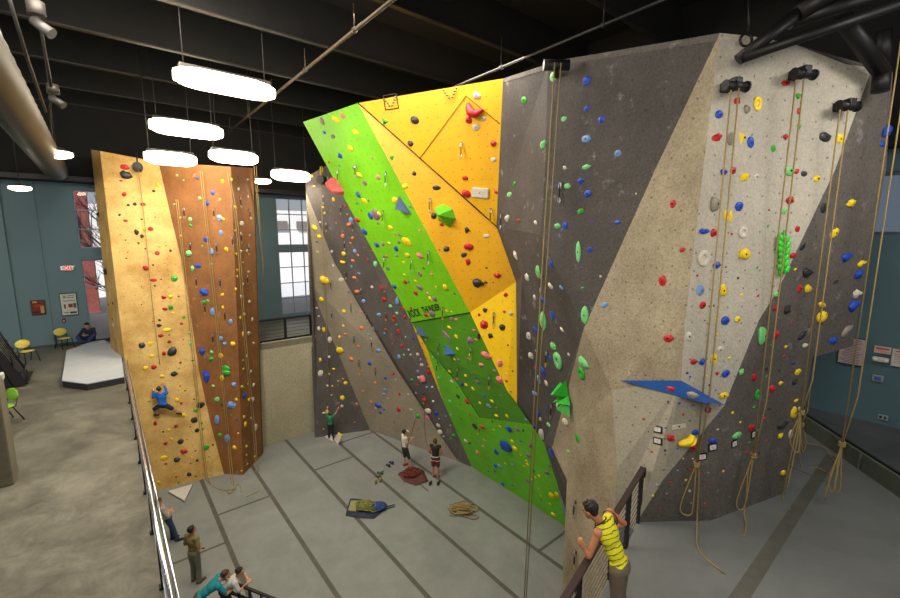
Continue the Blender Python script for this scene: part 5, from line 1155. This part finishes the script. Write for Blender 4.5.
# ---- people by the mezzanine edge
person('person', pose(F(173.5, 541, 0), Y(.75, .66), 1.68, Lel=(-.24, -.12, 1.12), Rel=(.24, -.12, 1.12), Lwr=(.06, .0, 1.18), Rwr=(-.06, .03, 1.14), pel=(0, -.1, .93), chest=(0, -.22, 1.27), neck=(0, -.28, 1.45), head=(0, -.28, 1.6), Lsh=(-.18, -.24, 1.4), Rsh=(.18, -.24, 1.4), Lhip=(-.09, -.1, .9), Rhip=(.09, -.1, .9), Lkn=(-.1, .0, .5), Rkn=(.1, .02, .5), Ran=(.1, .1, .08), Rto=(.13, .27, .035)),
       'woman in a pale patterned top and jeans with folded arms beside the steel rail', cloth('pale_pattern', (170, 158, 158), .35), cloth('jeans', (44, 60, 96)), hair_b, skinm, sleeve=1.0, leg=1.96, hairlen=.12)
person('person', pose(F(196.5, 582, 0), Y(.35, .93), 1.78, Lel=(-.26, -.04, 1.15), Rel=(.28, -.05, 1.17), Lwr=(-.12, .18, 1.1), Rwr=(.2, .1, 1.06), look=(.1, .9, .35)),
       'man in an olive-tan T-shirt and grey trousers standing on the pit floor, looking up', cloth('tan', (128, 114, 76)), cloth('grey_trousers', (112, 110, 104)), hair_d, skin2, mat('shoe_brown', (90, 72, 56), .6), sleeve=.8, leg=1.96)
hv = (F(226, 578, 1.22)-F(203, 594, 1.0)); hv.z = 0; hv.normalize()
rb = F(203, 594, 1.0); root_ = Vector((rb.x, rb.y, 0))-hv*.06
lean = dict(pel=(0, -.02, .95), chest=(0, .3, 1.14), neck=(0, .47, 1.22), head=(0, .6, 1.3), Lsh=(-.19, .42, 1.18), Rsh=(.19, .42, 1.18), Lel=(-.28, .58, .98), Rel=(.28, .58, .98), Lwr=(-.12, .76, 1.0), Rwr=(.14, .78, 1.0), look=(0, .8, .1))
person('person', pose(root_, Y(hv.x, hv.y), 1.76, **lean), 'person in a teal T-shirt bent forward over the black guard rail', cloth('teal', (24, 126, 140)), cloth('brown_trousers', (84, 72, 56)), hair_b, skinm, sleeve=.8, leg=1.96)
r2 = F(246, 573, 1.25); root2 = Vector((r2.x, r2.y, 0))-Vector((.6, .05, 0))
person('person', pose(root2+Vector((.1, -.1, 0)), Y(.75, .1), 1.7, **dict(lean, head=(0, .42, 1.4), neck=(0, .36, 1.3), chest=(0, .22, 1.16), Lsh=(-.19, .34, 1.24), Rsh=(.19, .34, 1.24), Lel=(-.26, .45, 1.05), Rel=(.26, .45, 1.05), Lwr=(-.08, .56, 1.1), Rwr=(.08, .58, 1.1))), 'dark-haired person in a white T-shirt leaning at the guard rail beside the teal shirt', cloth('white2', (200, 198, 196)), cloth('charcoal', (40, 40, 42)), hair_d, skinm, sleeve=.8, leg=1.96)
# ---- seated person by the window
s_ = F(91, 341, UP+.2)
person('person', pose(Vector((s_.x, s_.y, s_.z)), Y(.3, -.9), 1.72, pel=(0, 0, .13), chest=(0, .08, .46), neck=(0, .14, .63), head=(0, .2, .77), Lsh=(-.19, .1, .58), Rsh=(.19, .1, .58), Lel=(-.3, .28, .36), Rel=(.3, .28, .36), Lwr=(-.1, .46, .38), Rwr=(.1, .46, .38),
       Lhip=(-.1, .02, .12), Rhip=(.1, .02, .12), Lkn=(-.3, .42, .34), Rkn=(.32, .4, .3), Lan=(-.08, .5, .07), Ran=(.14, .56, .07), Lto=(.02, .62, .04), Rto=(.05, .66, .04), look=(.1, .9, -.35)),
       'person in a dark jacket and jeans sitting on the floor by the bright window', cloth('jacket', (34, 36, 52)), cloth('jeans2', (42, 58, 104)), hair_d, skinm, sleeve=1.85, leg=1.95)
# ============================================================ furniture and small things
# ---- chairs on the mezzanine
def chair(c, yaw, shell, label, leg_m=black):
    e = empty('chair', c, label, 'chair', 'chairs on the mezzanine', yaw); R_ = Matrix.Rotation(yaw, 3, 'Z')
    g = lambda x, y, z: c+R_@Vector((x, y, z))
    bm = B(); ball(bm, g(0, 0, .45), .24, (1, .95, .1), R_, 3); obj('seat', bm, shell, e)
    bm = B(); ball(bm, g(0, -.24, .72), .24, (1.02, .14, .72), R_@Matrix.Rotation(.18, 3, 'X'), 3); obj('backrest', bm, shell, e)
    for sx in (-1, 1):
        bm = B(); tube(bm, [g(sx*.19, .17, .43), g(sx*.23, .27, 0)], .016, 6); obj('leg', bm, leg_m, e)
        bm = B(); tube(bm, [g(sx*.19, -.12, .43), g(sx*.23, -.3, 0)], .016, 6); obj('leg', bm, leg_m, e)
        bm = B(); tube(bm, [g(sx*.2, .18, .42), g(sx*.2, -.18, .43), g(sx*.19, -.25, .7)], .014, 6); obj('back_support', bm, leg_m, e)
    return e
ysh = mat('shell_yellow', (226, 206, 96), .5); gsh = mat('shell_green', (132, 196, 40), .5)
chair(F(65.5, 348, UP), Y(.9, -.35), ysh, 'yellow chair on black legs nearest the seated person')
chair(F(29, 362, UP), Y(.93, -.3), ysh, 'yellow chair on black legs between the stair foot and the first yellow chair')
chair(F(5, 423, UP), Y(-.3, -.95), gsh, 'lime green chair beside the concrete pillar')
# ---- raised mat platform
pz = UP+.24
pts = [F(x, y, pz) for x, y in ((66.5, 350.5), (62, 380.5), (87, 383.5), (124, 376.5), (121, 350), (104, 340), (90, 342))]
e = empty('mat_platform', sum(pts, Vector())/len(pts)-Zv*.24, 'low grey angular mat platform with a black edge by the window', 'platform')
bm = B(); prism(bm, pts, (0, 0, -.03)); obj('top', bm, concrete('mat_grey', (186, 190, 194), .06, (170, 174, 178), .8), e)
bm = B(); prism(bm, [p-Zv*.03 for p in pts], (0, 0, -.21)); obj('edge', bm, mat('mat_edge', (36, 36, 36), .7), e)
# ---- stair at far left
fp = F(27, 386, UP); onS = lambda px, py: PLN(px, py, fp, U)
e = empty('staircase', fp, 'dark steel staircase with cable railing rising out of the left edge', 'staircase')
stm = mat('stair_steel', (46, 42, 44), .5, .4)
a, b = onS(27, 384), onS(-22, 325)
bm = B(); prism(bm, [a, b, b-Zv*.32, a-Zv*.02+W*-.3], U*.06); obj('stringer', bm, stm, e)
bm = B(); prism(bm, [a+U*1.1, b+U*1.1, b+U*1.1-Zv*.32, a+U*1.1-Zv*.02+W*-.3], U*.06); obj('stringer', bm, stm, e)
n_ = 7
for i in range(n_):
    p = a.lerp(b, (i+.6)/n_); bm = B(); box(bm, p+U*.58-Zv*.05, (.28, 1.1, .04), rW); obj('tread', bm, stm, e)
bm = B(); tube(bm, [a+Zv*.55, b+Zv*.95], .03, 8); obj('handrail', bm, stm, e)
for i in range(4):
    p = a.lerp(b, i/3.2); bm = B(); tube(bm, [p, p+Zv*(.55+.12*i)], .022, 6); obj('post', bm, stm, e)
for k in range(1, 6):
    bm = B(); tube(bm, [a+Zv*.55*k/6, b+Zv*.95*k/6], .008, 5); obj('cable', bm, steel, e)
bm = B(); prism(bm, [a-Zv*.05-W*.35+U*.03, b-Zv*.3+U*.03, Vector((b.x, b.y, UP))+U*.03], U*1.0); obj('understair_panel', bm, mat('stair_under', (24, 22, 20), .8), e)
# low dark bar rail behind the chair
r0, r1 = F(4, 344, UP), F(31, 347, UP)
e = empty('bar_rail', r1, 'low dark bar rail against the blue wall behind the yellow chair', 'railing')
bm = B(); tube(bm, [r0+Zv*.72, r1+Zv*.72], .03, 6); tube(bm, [r0+Zv*.6, r1+Zv*.6], .02, 6); obj('bar', bm, stm, e)
for t in (0, .5, .9, 1): p = r0.lerp(r1, t); bm = B(); tube(bm, [p, p+Zv*.72], .025, 6); obj('post', bm, stm, e)
# ---- concrete pillar
pc_ = F(19, 472, UP); pt = drop(Vector((pc_.x, pc_.y, 9.9)), 378)
e = empty('concrete_pillar', pc_, 'short weathered concrete pillar cut off by the left edge', 'pillar')
hgt = pt.z-UP
bm = B(); box(bm, pc_-W*.35+U*-.3+Zv*hgt/2, (.7, .6, hgt), rW, bev=.03); obj('shaft', bm, concrete('pillar_concrete', (128, 120, 100), .2, (100, 94, 78), .8), e)
bm = B(); box(bm, pc_-W*.1+U*-.1+Zv*(hgt+.06), (.24, .24, .14), rW, bev=.03); obj('cap', bm, mat('cap_white', (190, 190, 180), .6), e)
# ---- mezzanine railing along the edge
cr = CAM+ray(113, 338)*((UP+1.0-CAMZ)/ray(113, 338).z); uE = min(cr.dot(U), 17.2)
e = empty('mezzanine_railing', uv(4, EDGE, UP), 'long polished steel guard railing along the mezzanine edge at left', 'railing')
stl = mat('rail_steel', (215, 212, 218), .22, .9)
bm = B(); tube(bm, [uv(.6, EDGE, UP+1.0), uv(uE, EDGE, UP+1.0)], .034, 10); obj('top_rail', bm, stl, e)
bm = B(); tube(bm, [uv(.6, EDGE+.07, UP+.93), uv(uE, EDGE+.07, UP+.93)], .02, 8); obj('grab_rail', bm, stl, e)
u = 1.0
while u < uE:
    bm = B(); box(bm, uv(u, EDGE, UP+.5), (.05, .05, 1.0), rW); box(bm, uv(u, EDGE-.0, UP+.02), (.1, .1, .03), rW); obj('post', bm, black, e); u += 1.45
for k in range(1, 6):
    bm = B(); tube(bm, [uv(.6, EDGE, UP+.16*k), uv(uE, EDGE, UP+.16*k)], .006, 5); obj('cable', bm, steel, e)
# ---- railing on the retaining wall
va, vb = PLN(257.5, 330, uv(UR+.12, 0, 0), U).dot(W), PLN(311, 330, uv(UR+.12, 0, 0), U).dot(W)
e = empty('wall_railing', uv(UR+.12, va, UP), 'black cable railing on top of the beige retaining wall below the windows', 'railing')
for t in (0, .5, 1):
    v = va+(vb-va)*t; bm = B(); box(bm, uv(UR+.12, v, UP+.52), (.12, .06, 1.04), rW); obj('post', bm, black, e)
bm = B(); box(bm, uv(UR+.12, (va+vb)/2, UP+1.04), (vb-va, .06, .06), rW); box(bm, uv(UR+.12, (va+vb)/2, UP+.06), (vb-va, .06, .1), rW); obj('rail', bm, black, e)
for k in range(1, 6):
    bm = B(); tube(bm, [uv(UR+.12, va, UP+.04+.17*k), uv(UR+.12, vb, UP+.04+.17*k)], .009, 5); obj('cable', bm, black, e)
# ---- near railing under the man in yellow
e = empty('guard_railing', rl(0), 'dark brown guard railing with thin cables along the bridge edge in the foreground', 'railing')
rlm = mat('rail_brown', (62, 48, 46), .4, .3)
rR = Matrix((rd, Vector((-rd.y, rd.x, 0)), Zv)).transposed()
t0, t1 = -3.0, (RB_-RA).length
bm = B(); box(bm, rl((t0+t1)/2, UP+1.0), (t1-t0, .09, .035), rR, bev=.008); obj('top_rail', bm, rlm, e)
for t in (-2.2, -.9, .42, 1.75, 2.55, t1-.06):
    bm = B()
    for s in (-.035, .035): box(bm, rl(t+s, UP+.49), (.014, .06, .98), rR)
    obj('post', bm, mat('post_dark', (40, 34, 34), .5, .3), e)
for k in range(1, 10):
    bm = B(); tube(bm, [rl(t0, UP+.1*k), rl(t1-.06, UP+.1*k)], .006, 5); obj('cable', bm, stl, e)
bm = B(); box(bm, rl(t1, UP+.93), (.05, .1, .16), rR); obj('end_bracket', bm, black, e)
# ---- black guard rail at the bottom of the pit
ga_, gb_ = F(227, 580, 1.05), F(272, 598, 1.05); gd = (gb_-ga_).normalized(); gL = (gb_-ga_).length+1.2
e = empty('pit_railing', Vector((ga_.x, ga_.y, 0)), 'black barred guard rail at the bottom edge of the photo below the leaning people', 'railing')
gR = Matrix((gd, Vector((-gd.y, gd.x, 0)), Zv)).transposed()
gp = lambda t, z: Vector((ga_.x, ga_.y, z))+gd*t
for z in (1.05, .72): bm = B(); box(bm, gp(gL/2, z), (gL, .06, .05), gR); obj('rail', bm, black, e)
for i in range(8): bm = B(); box(bm, gp(gL*i/7, .52), (.05, .05, 1.05), gR); obj('post', bm, black, e)
# ---- posters and signs on the back wall
def wallsign(name, x0, y0, x1, y1, on, fn, nrm, ax, label, cat, colf, edge=(40, 40, 40), off=.05):
    a, b = on(x0, y0), on(x1, y1); h0, h1 = sorted((a[0], b[0])); z0, z1 = sorted((a[1], b[1]))
    c = fn((h0+h1)/2, (z0+z1)/2)+nrm*off; e = empty(name, c, label, cat)
    R_ = Matrix((ax, ax.cross(nrm) if False else nrm, Zv)).transposed()
    bm = B(); box(bm, c, (h1-h0, .03, z1-z0), R_); obj('frame', bm, mat('sign_edge_%d_%d_%d' % edge, edge, .6), e)
    bm = B(); box(bm, c+nrm*.012, ((h1-h0)*.92, .03, (z1-z0)*.93), R_); obj('sheet', bm, colf, e)
    return e, c+nrm*.03, h1-h0, z1-z0, R_
nB = -U
def blocks(e, c, w, h, R_, ax, nrm, L):
    by = {}
    for (x, y, bw, bh, col) in L: by.setdefault(col, []).append((x, y, bw, bh))
    for col, q in by.items():
        bm = B()
        for x, y, bw, bh in q: box(bm, c+ax*x*w+Zv*y*h, (bw*w, .006, bh*h), R_)
        obj('print', bm, mat('print_%d_%d_%d' % col, col, .7, var=.05), e)
e, c, w, h, R_ = wallsign('poster', 30, 300.5, 46.5, 314, onW, fnW, nB, W, 'dark red and gold poster on the blue wall, left of the white notice', 'poster', mat('poster_red', (120, 40, 34), .6))
blocks(e, c, w, h, R_, W, nB, [(-.2, .38, .3, .1, (190, 170, 60)), (.28, -.15, .25, .5, (196, 150, 84)), (-.2, -.3, .4, .12, (60, 26, 24)), (0, .12, .5, .2, (160, 60, 44))])
e, c, w, h, R_ = wallsign('notice_board', 59, 293.5, 79, 314.5, onW, fnW, nB, W, 'white printed notice with a green emblem on the blue wall below the exit sign', 'notice', mat('notice_white', (206, 206, 196), .6))
blocks(e, c, w, h, R_, W, nB, [(-.22, .34, .18, .13, (130, 180, 60))]+[(.14, .38-.08*i, .42, .03, (110, 110, 106)) for i in range(2)]+[(.02, .16, .7, .03, (110, 110, 106)), (-.25, -.08, .1, .2, (90, 84, 84)), (.08, -.06, .26, .16, (150, 60, 50)), (.33, -.06, .18, .2, (100, 84, 84)), (-.2, -.36, .26, .04, (110, 110, 106)), (.2, -.37, .4, .08, (70, 60, 60))])
e, c, w, h, R_ = wallsign('exit_sign', 63.5, 265.5, 72, 270.5, onW, fnW, nB, W, 'small lit EXIT sign with side lamps on the blue wall', 'exit sign', mat('exit_red', (226, 70, 64), .5, emit=(226, 60, 50), estr=.5), edge=(220, 214, 200), off=.1)
bm = text_bm('EXIT', h*1.0, c, W, Zv); bm2 = None; obj('lettering', bm, mat('exit_letters', (240, 230, 220), .5, emit=(240, 225, 215), estr=.5), e)
for s in (-1, 1): bm = B(); ball(bm, c+W*w*.62*s-nB*.05, h*.26, sub=2); obj('side_lamp', bm, mat('lamp_white', (226, 220, 190), .5), e)
e, c, w, h, R_ = wallsign('fire_alarm', 62, 318.5, 66, 322, onW, fnW, nB, W, 'small red fire alarm pull box below the notice', 'fire alarm', mat('alarm_red', (150, 20, 26), .5), edge=(120, 18, 22))
bm = B(); box(bm, c+nB*.02-Zv*h*.1, (w*.5, .04, h*.2), R_); obj('pull_handle', bm, mat('lamp_white', (226, 220, 190), .5), e)
e, c, w, h, R_ = wallsign('poster', 252.5, 283.5, 256.5, 293, onW, fnW, nB, W, 'small dark framed poster on the blue wall right of the brown tower', 'poster', mat('poster_maroon', (110, 50, 56), .6))
blocks(e, c, w, h, R_, W, nB, [(0, .2, .6, .2, (180, 150, 120)), (0, -.2, .7, .3, (60, 40, 60))])
# ---- signs on the right wall
nR = -W; aR = -U
e, c, w, h, R_ = wallsign('rules_board', 837, 362, 867, 339, onR, fnR, nR, aR, 'large framed white sheet of printed rules on the right blue wall', 'notice', mat('rules_paper', (176, 156, 156), .7))
blocks(e, c, w, h, R_, aR, nR, [(-.02+.03*(i % 3), .4-.058*i, .76-.07*(i % 4), .02, (104, 88, 92)) for i in range(15)])
e, c, w, h, R_ = wallsign('warning_sign', 875, 345, 891, 354.5, onR, fnR, nR, aR, 'white warning sign with red print right of the rules board', 'sign', mat('warn_paper', (186, 176, 168), .7), edge=(160, 150, 144))
blocks(e, c, w, h, R_, aR, nR, [(0, .18, .8, .3, (178, 64, 40)), (0, -.16, .8, .1, (190, 110, 90)), (0, -.34, .5, .06, (190, 110, 90))])
e, c, w, h, R_ = wallsign('notice_board', 893, 348, 908, 368, onR, fnR, nR, aR, 'tall white notice cut by the right edge of the photo', 'notice', mat('warn_paper', (186, 176, 168), .7), edge=(150, 150, 140))
blocks(e, c, w, h, R_, aR, nR, [(0, .38, .6, .07, (170, 60, 50))]+[(0, .22-.1*i, .7, .03, (150, 120, 112)) for i in range(6)])
a = onR(881, 359); c = fnR(*a)+nR*.08; e = empty('emergency_light', c, 'white oblong emergency light unit below the warning sign', 'emergency light')
R_ = Matrix((aR, nR, Zv)).transposed()
bm = B(); box(bm, c, (.3, .1, .12), R_, bev=.04); obj('housing', bm, mat('unit_white', (190, 184, 176), .5), e)
for s in (-1, 1): bm = B(); ball(bm, c+aR*.09*s+nR*.05, .045, sub=2); obj('lamp', bm, mat('lamp_white', (226, 220, 190), .5), e)
a = onR(878, 378); c = fnR(*a)+nR*.04; e = empty('keypad', c, 'small grey wall box with a blue display below the emergency light', 'keypad')
bm = B(); box(bm, c, (.2, .06, .16), R_, bev=.015); obj('case', bm, mat('unit_grey', (130, 134, 136), .5), e); bm = B(); box(bm, c+nR*.03, (.12, .02, .09), R_); obj('display', bm, mat('disp_blue', (66, 88, 150), .3), e)
a = onR(883, 417); c = fnR(*a)+nR*.03; e = empty('wall_socket', c, 'small grey wall socket low on the right blue wall', 'socket')
bm = B(); box(bm, c, (.18, .03, .13), R_, bev=.01); obj('plate', bm, mat('unit_grey', (130, 134, 136), .5), e)
bm = B()
for s in (-1, 1): box(bm, c+aR*.04*s+nR*.016, (.04, .01, .06), R_)
obj('outlet', bm, black, e)
# ---- things on the pit floor
def coil(c, rx, ry, m, label, seed, r=.016, loops=26, parent=None, name='rope_coil'):
    rnd = random.Random(seed); pts = []
    for i in range(loops):
        cx, cy = rnd.gauss(0, .3), rnd.gauss(0, .3); q = .28+.3*rnd.random(); e_ = rnd.uniform(.45, 1); t_ = rnd.uniform(0, PI); z_ = .02+.16*rnd.random()*max(.1, 1-math.hypot(cx, cy))
        for j in range(7):
            a_ = j*2*PI/7.5; x_, y_ = q*math.cos(a_), q*e_*math.sin(a_)
            pts.append(c+Vector((rx*(cx+x_*math.cos(t_)-y_*math.sin(t_)), ry*(cy+x_*math.sin(t_)+y_*math.cos(t_)), z_+.03*rnd.random())))
    bm = B(); tube(bm, bez(pts, 2), r, 5)
    return obj(name, bm, m, parent, label if parent is None else None, None if parent else 'rope')
coil(F(460.5, 511, 0), .62, .46, ropem, 'loose tan rope coil lying alone on the padded floor', 3, loops=24)
def tarp(pxs, name, label, m, org):
    e = empty(name, org, label, 'rope bag'); bm = B()
    P_ = [F(x, y, .04) for x, y in pxs]; c = sum(P_, Vector())/len(P_)
    q = [P_[i].lerp(P_[(i+1) % len(P_)], t/3) for i in range(len(P_)) for t in range(3)]
    top = [bm.verts.new(p+Zv*(.0+.025*math.sin(i*1.7))) for i, p in enumerate(q)]; mid = [bm.verts.new(c.lerp(p, .72)+Zv*(.0+.01*math.sin(i*2.3))) for i, p in enumerate(q)]; ce = bm.verts.new(c+Zv*.012)
    bot = [bm.verts.new(Vector((p.x, p.y, .005))) for p in q]
    n = len(q)
    for i in range(n):
        j = (i+1) % n
        bm.faces.new((top[i], top[j], mid[j], mid[i])); bm.faces.new((mid[i], mid[j], ce)); bm.faces.new((bot[i], bot[j], top[j], top[i]))
    bmesh.ops.recalc_face_normals(bm, faces=bm.faces[:])
    obj('tarp', bm, m, e, smooth=True); return e, c
e, c = tarp([(398, 474), (405, 469), (414, 466), (424, 471), (428, 481), (416, 485), (404, 481)], 'rope_bag', 'maroon open rope bag with red rope at the belayers\' feet', cloth('bag_maroon', (92, 50, 50), .3), F(413, 476, 0))
coil(c+Vector((-.06, .06, .0)), .42, .4, roper, None, 5, parent=e, name='rope')
bm = B(); tube(bm, [F(420, 484, .03), F(428, 491, .02)], .012, 5); obj('strap', bm, black, e)
e, c = tarp([(345.5, 515), (350, 498), (367, 500.5), (385, 502.5), (385, 509), (374, 518), (360, 517.5)], 'rope_bag', 'navy and olive rope bag with a green rope pile in the middle of the floor', cloth('bag_navy', (42, 48, 72), .3), F(365, 508, 0))
coil(c+Vector((-.1, .0, .05)), .5, .36, mat('rope_olive', (128, 128, 62), .85, var=.25, scale=60), None, 8, parent=e, name='rope')
bm = B(); q = F(379, 508, .05); ball(bm, q+Zv*.08, .3, (1, .8, .35), sub=3); obj('pouch', bm, cloth('pouch_blue', (40, 56, 116), .3), e)
for y in (507, 509): bm = B(); tube(bm, [F(384, y, .05), F(395, y-2.5, .02)], .014, 5); obj('strap', bm, black, e)
bm = B(); prism(bm, [F(348, 511, .06), F(351, 501, .06), F(358, 501, .07), F(356, 512, .07)], (0, 0, .03)); obj('flap', bm, cloth('flap_olive', (140, 136, 92), .2), e)
def shoe_pair(px, py, yaw, m, label, sole, gap=.16):
    c = F(px, py, 0); R_ = Matrix.Rotation(yaw, 3, 'Z'); e = empty('climbing_shoes', c, label, 'shoes')
    for s in (-1, 1):
        o = c+R_@Vector((gap*s, .04*s, 0)); bm = B()
        capsule(bm, o+R_@Vector((0, -.07, .06)), o+R_@Vector((0, .12, .045)), .05, .042); capsule(bm, o+R_@Vector((0, -.08, .06)), o+R_@Vector((0, -.09, .12)), .045, .045)
        sh = obj('shoe', remesh(bm, .014, 'shoe', 2), m, e, smooth=True)
        bm = B(); box(bm, o+R_@Vector((0, .015, .012)), (.085, .3, .024), R_, bev=.01); obj('sole', bm, sole, sh)
bl = mat('shoe_dark', (40, 40, 44), .6)
shoe_pair(390, 465, .8, mat('shoe_slate', (58, 62, 78), .6), 'dark slate pair of shoes nearest the belaying man in white', bl, .12)
shoe_pair(379.5, 475.5, 1.1, mat('shoe_olive', (86, 92, 66), .6), 'olive pair of shoes beside the clear bottle', bl, .12)
shoe_pair(378, 481.5, .2, mat('shoe_yellowish', (150, 140, 60), .6), 'yellow-black pair of shoes in front of the clear bottle', bl, .09)
shoe_pair(434.5, 484, -.2, mat('shoe_charcoal', (52, 46, 44), .6), 'dark brown pair of shoes behind the barefoot belayer', bl, .16)
c = F(382.5, 472, 0); e = empty('water_bottle', c, 'clear plastic water bottle standing among the shoes', 'bottle')
bm = B(); tube(bm, [c, c+Zv*.16, c+Zv*.21, c+Zv*.24], [.045, .045, .02, .018], 12); obj('bottle_body', bm, mat('bottle_clear', (170, 196, 190), .15), e); bm = B(); tube(bm, [c+Zv*.24, c+Zv*.265], .02, 10); obj('cap', bm, mat('cap_green', (60, 120, 80), .5), e)
c = F(181, 492, 0); e = empty('floor_mat', c, 'white triangular foam mat on the floor at the foot of the ochre tower', 'mat')
wm_ = mat('mat_white', (206, 200, 190), .7, var=.05)
P3 = [F(168, 491, .1), F(192.5, 484, .1), F(184.5, 500.5, .1)]
bm = B(); prism(bm, P3, (0, 0, -.03)); obj('cover', bm, wm_, e); bm = B(); prism(bm, [p-Zv*.03 for p in P3], (0, 0, -.068)); obj('foam', bm, mat('foam_grey', (150, 148, 140), .8), e)
c = F(335, 439, 0); e = empty('floor_mat', c, 'small folded white mat with a yellow corner behind the child in green', 'mat')
bm = B(); prism(bm, [F(325, 436, .02), F(332, 433.5, .25), F(333, 441, .05)], (0, -.03, -.02)); prism(bm, [F(338, 444, .02), F(334, 439, .1), F(338, 433, .5), F(341, 437, .4)], (0, -.03, -.02)); obj('panel', bm, wm_, e)
bm = B(); prism(bm, [F(338, 432, .5), F(343, 434.5, .35), F(340, 436, .3)], (0, -.03, 0)); obj('corner_patch', bm, HM['y'], e)
rope('thin red rope running up the wall from the belaying man', [bez([F(403, 452, .9) if False else P(405.5, 447, F(408, 467, 0).y+.35), P(410, 438, 18.2), P(416, 418, 18.0)], 6)], .014, roper)
rope('thin red rope in front of the barefoot belayer', [bez([P(433, 455, F(435, 478, 0).y+.4), P(426, 440, 17.4), P(424, 405, 17.2)], 6)], .012, roper)
# ============================================================ light
w = bpy.data.worlds.new('world'); sc.world = w; w.use_nodes = True
bg = w.node_tree.nodes['Background']; bg.inputs[0].default_value = (.86, .93, 1, 1); bg.inputs[1].default_value = .42
def area(loc, target, size, energy, col=(1, .93, .82), sy=None):  # unseen lamps added to brighten walls and floors
    ld = bpy.data.lights.new('added_light', 'AREA'); ld.energy = energy; ld.color = col; ld.size = size
    if sy: ld.shape = 'RECTANGLE'; ld.size_y = sy
    o = bpy.data.objects.new('added_light', ld); C.objects.link(o); o.location = loc
    o.rotation_euler = (Vector(target)-Vector(loc)).to_track_quat('-Z', 'Y').to_euler()
    return o
area((-6, 8.5, 14.6), (1, 15, 4), 3, 620)
area((-7, 9, 14.8), (-10, 17, 7), 2.5, 390, (1, .93, .8))
area((1.0, .8, 12.0), (5.9, 7.1, 8.4), 3.2, 360, (1, .93, .8))
area((0, 12.5, 15.0), (-2, 13, 0), 4, 700)
area((-12, 6, 14.5), (-12, 8, 5), 3, 330, (1, .96, .88))
sc.view_settings.view_transform = 'Standard'
sc.view_settings.look = 'None'
sc.view_settings.exposure = .0

sd_ = bpy.data.lights.new('sun', 'SUN'); sd_.energy = 8; sd_.angle = .02; so = bpy.data.objects.new('sun', sd_); C.objects.link(so)
so.rotation_euler = (W*.5+U*.36-Zv*.78).to_track_quat('-Z', 'Y').to_euler()

area((7.5, 4.5, 13.2), (7.5, 5.5, 5), 2, 200, (1, .95, .88))  # added to lighten the right floor

area((-15, 11, 12.5), (-11.6, 17, 9), 1.5, 110, (1, .94, .82))  # added to brighten the narrow left side of the tower
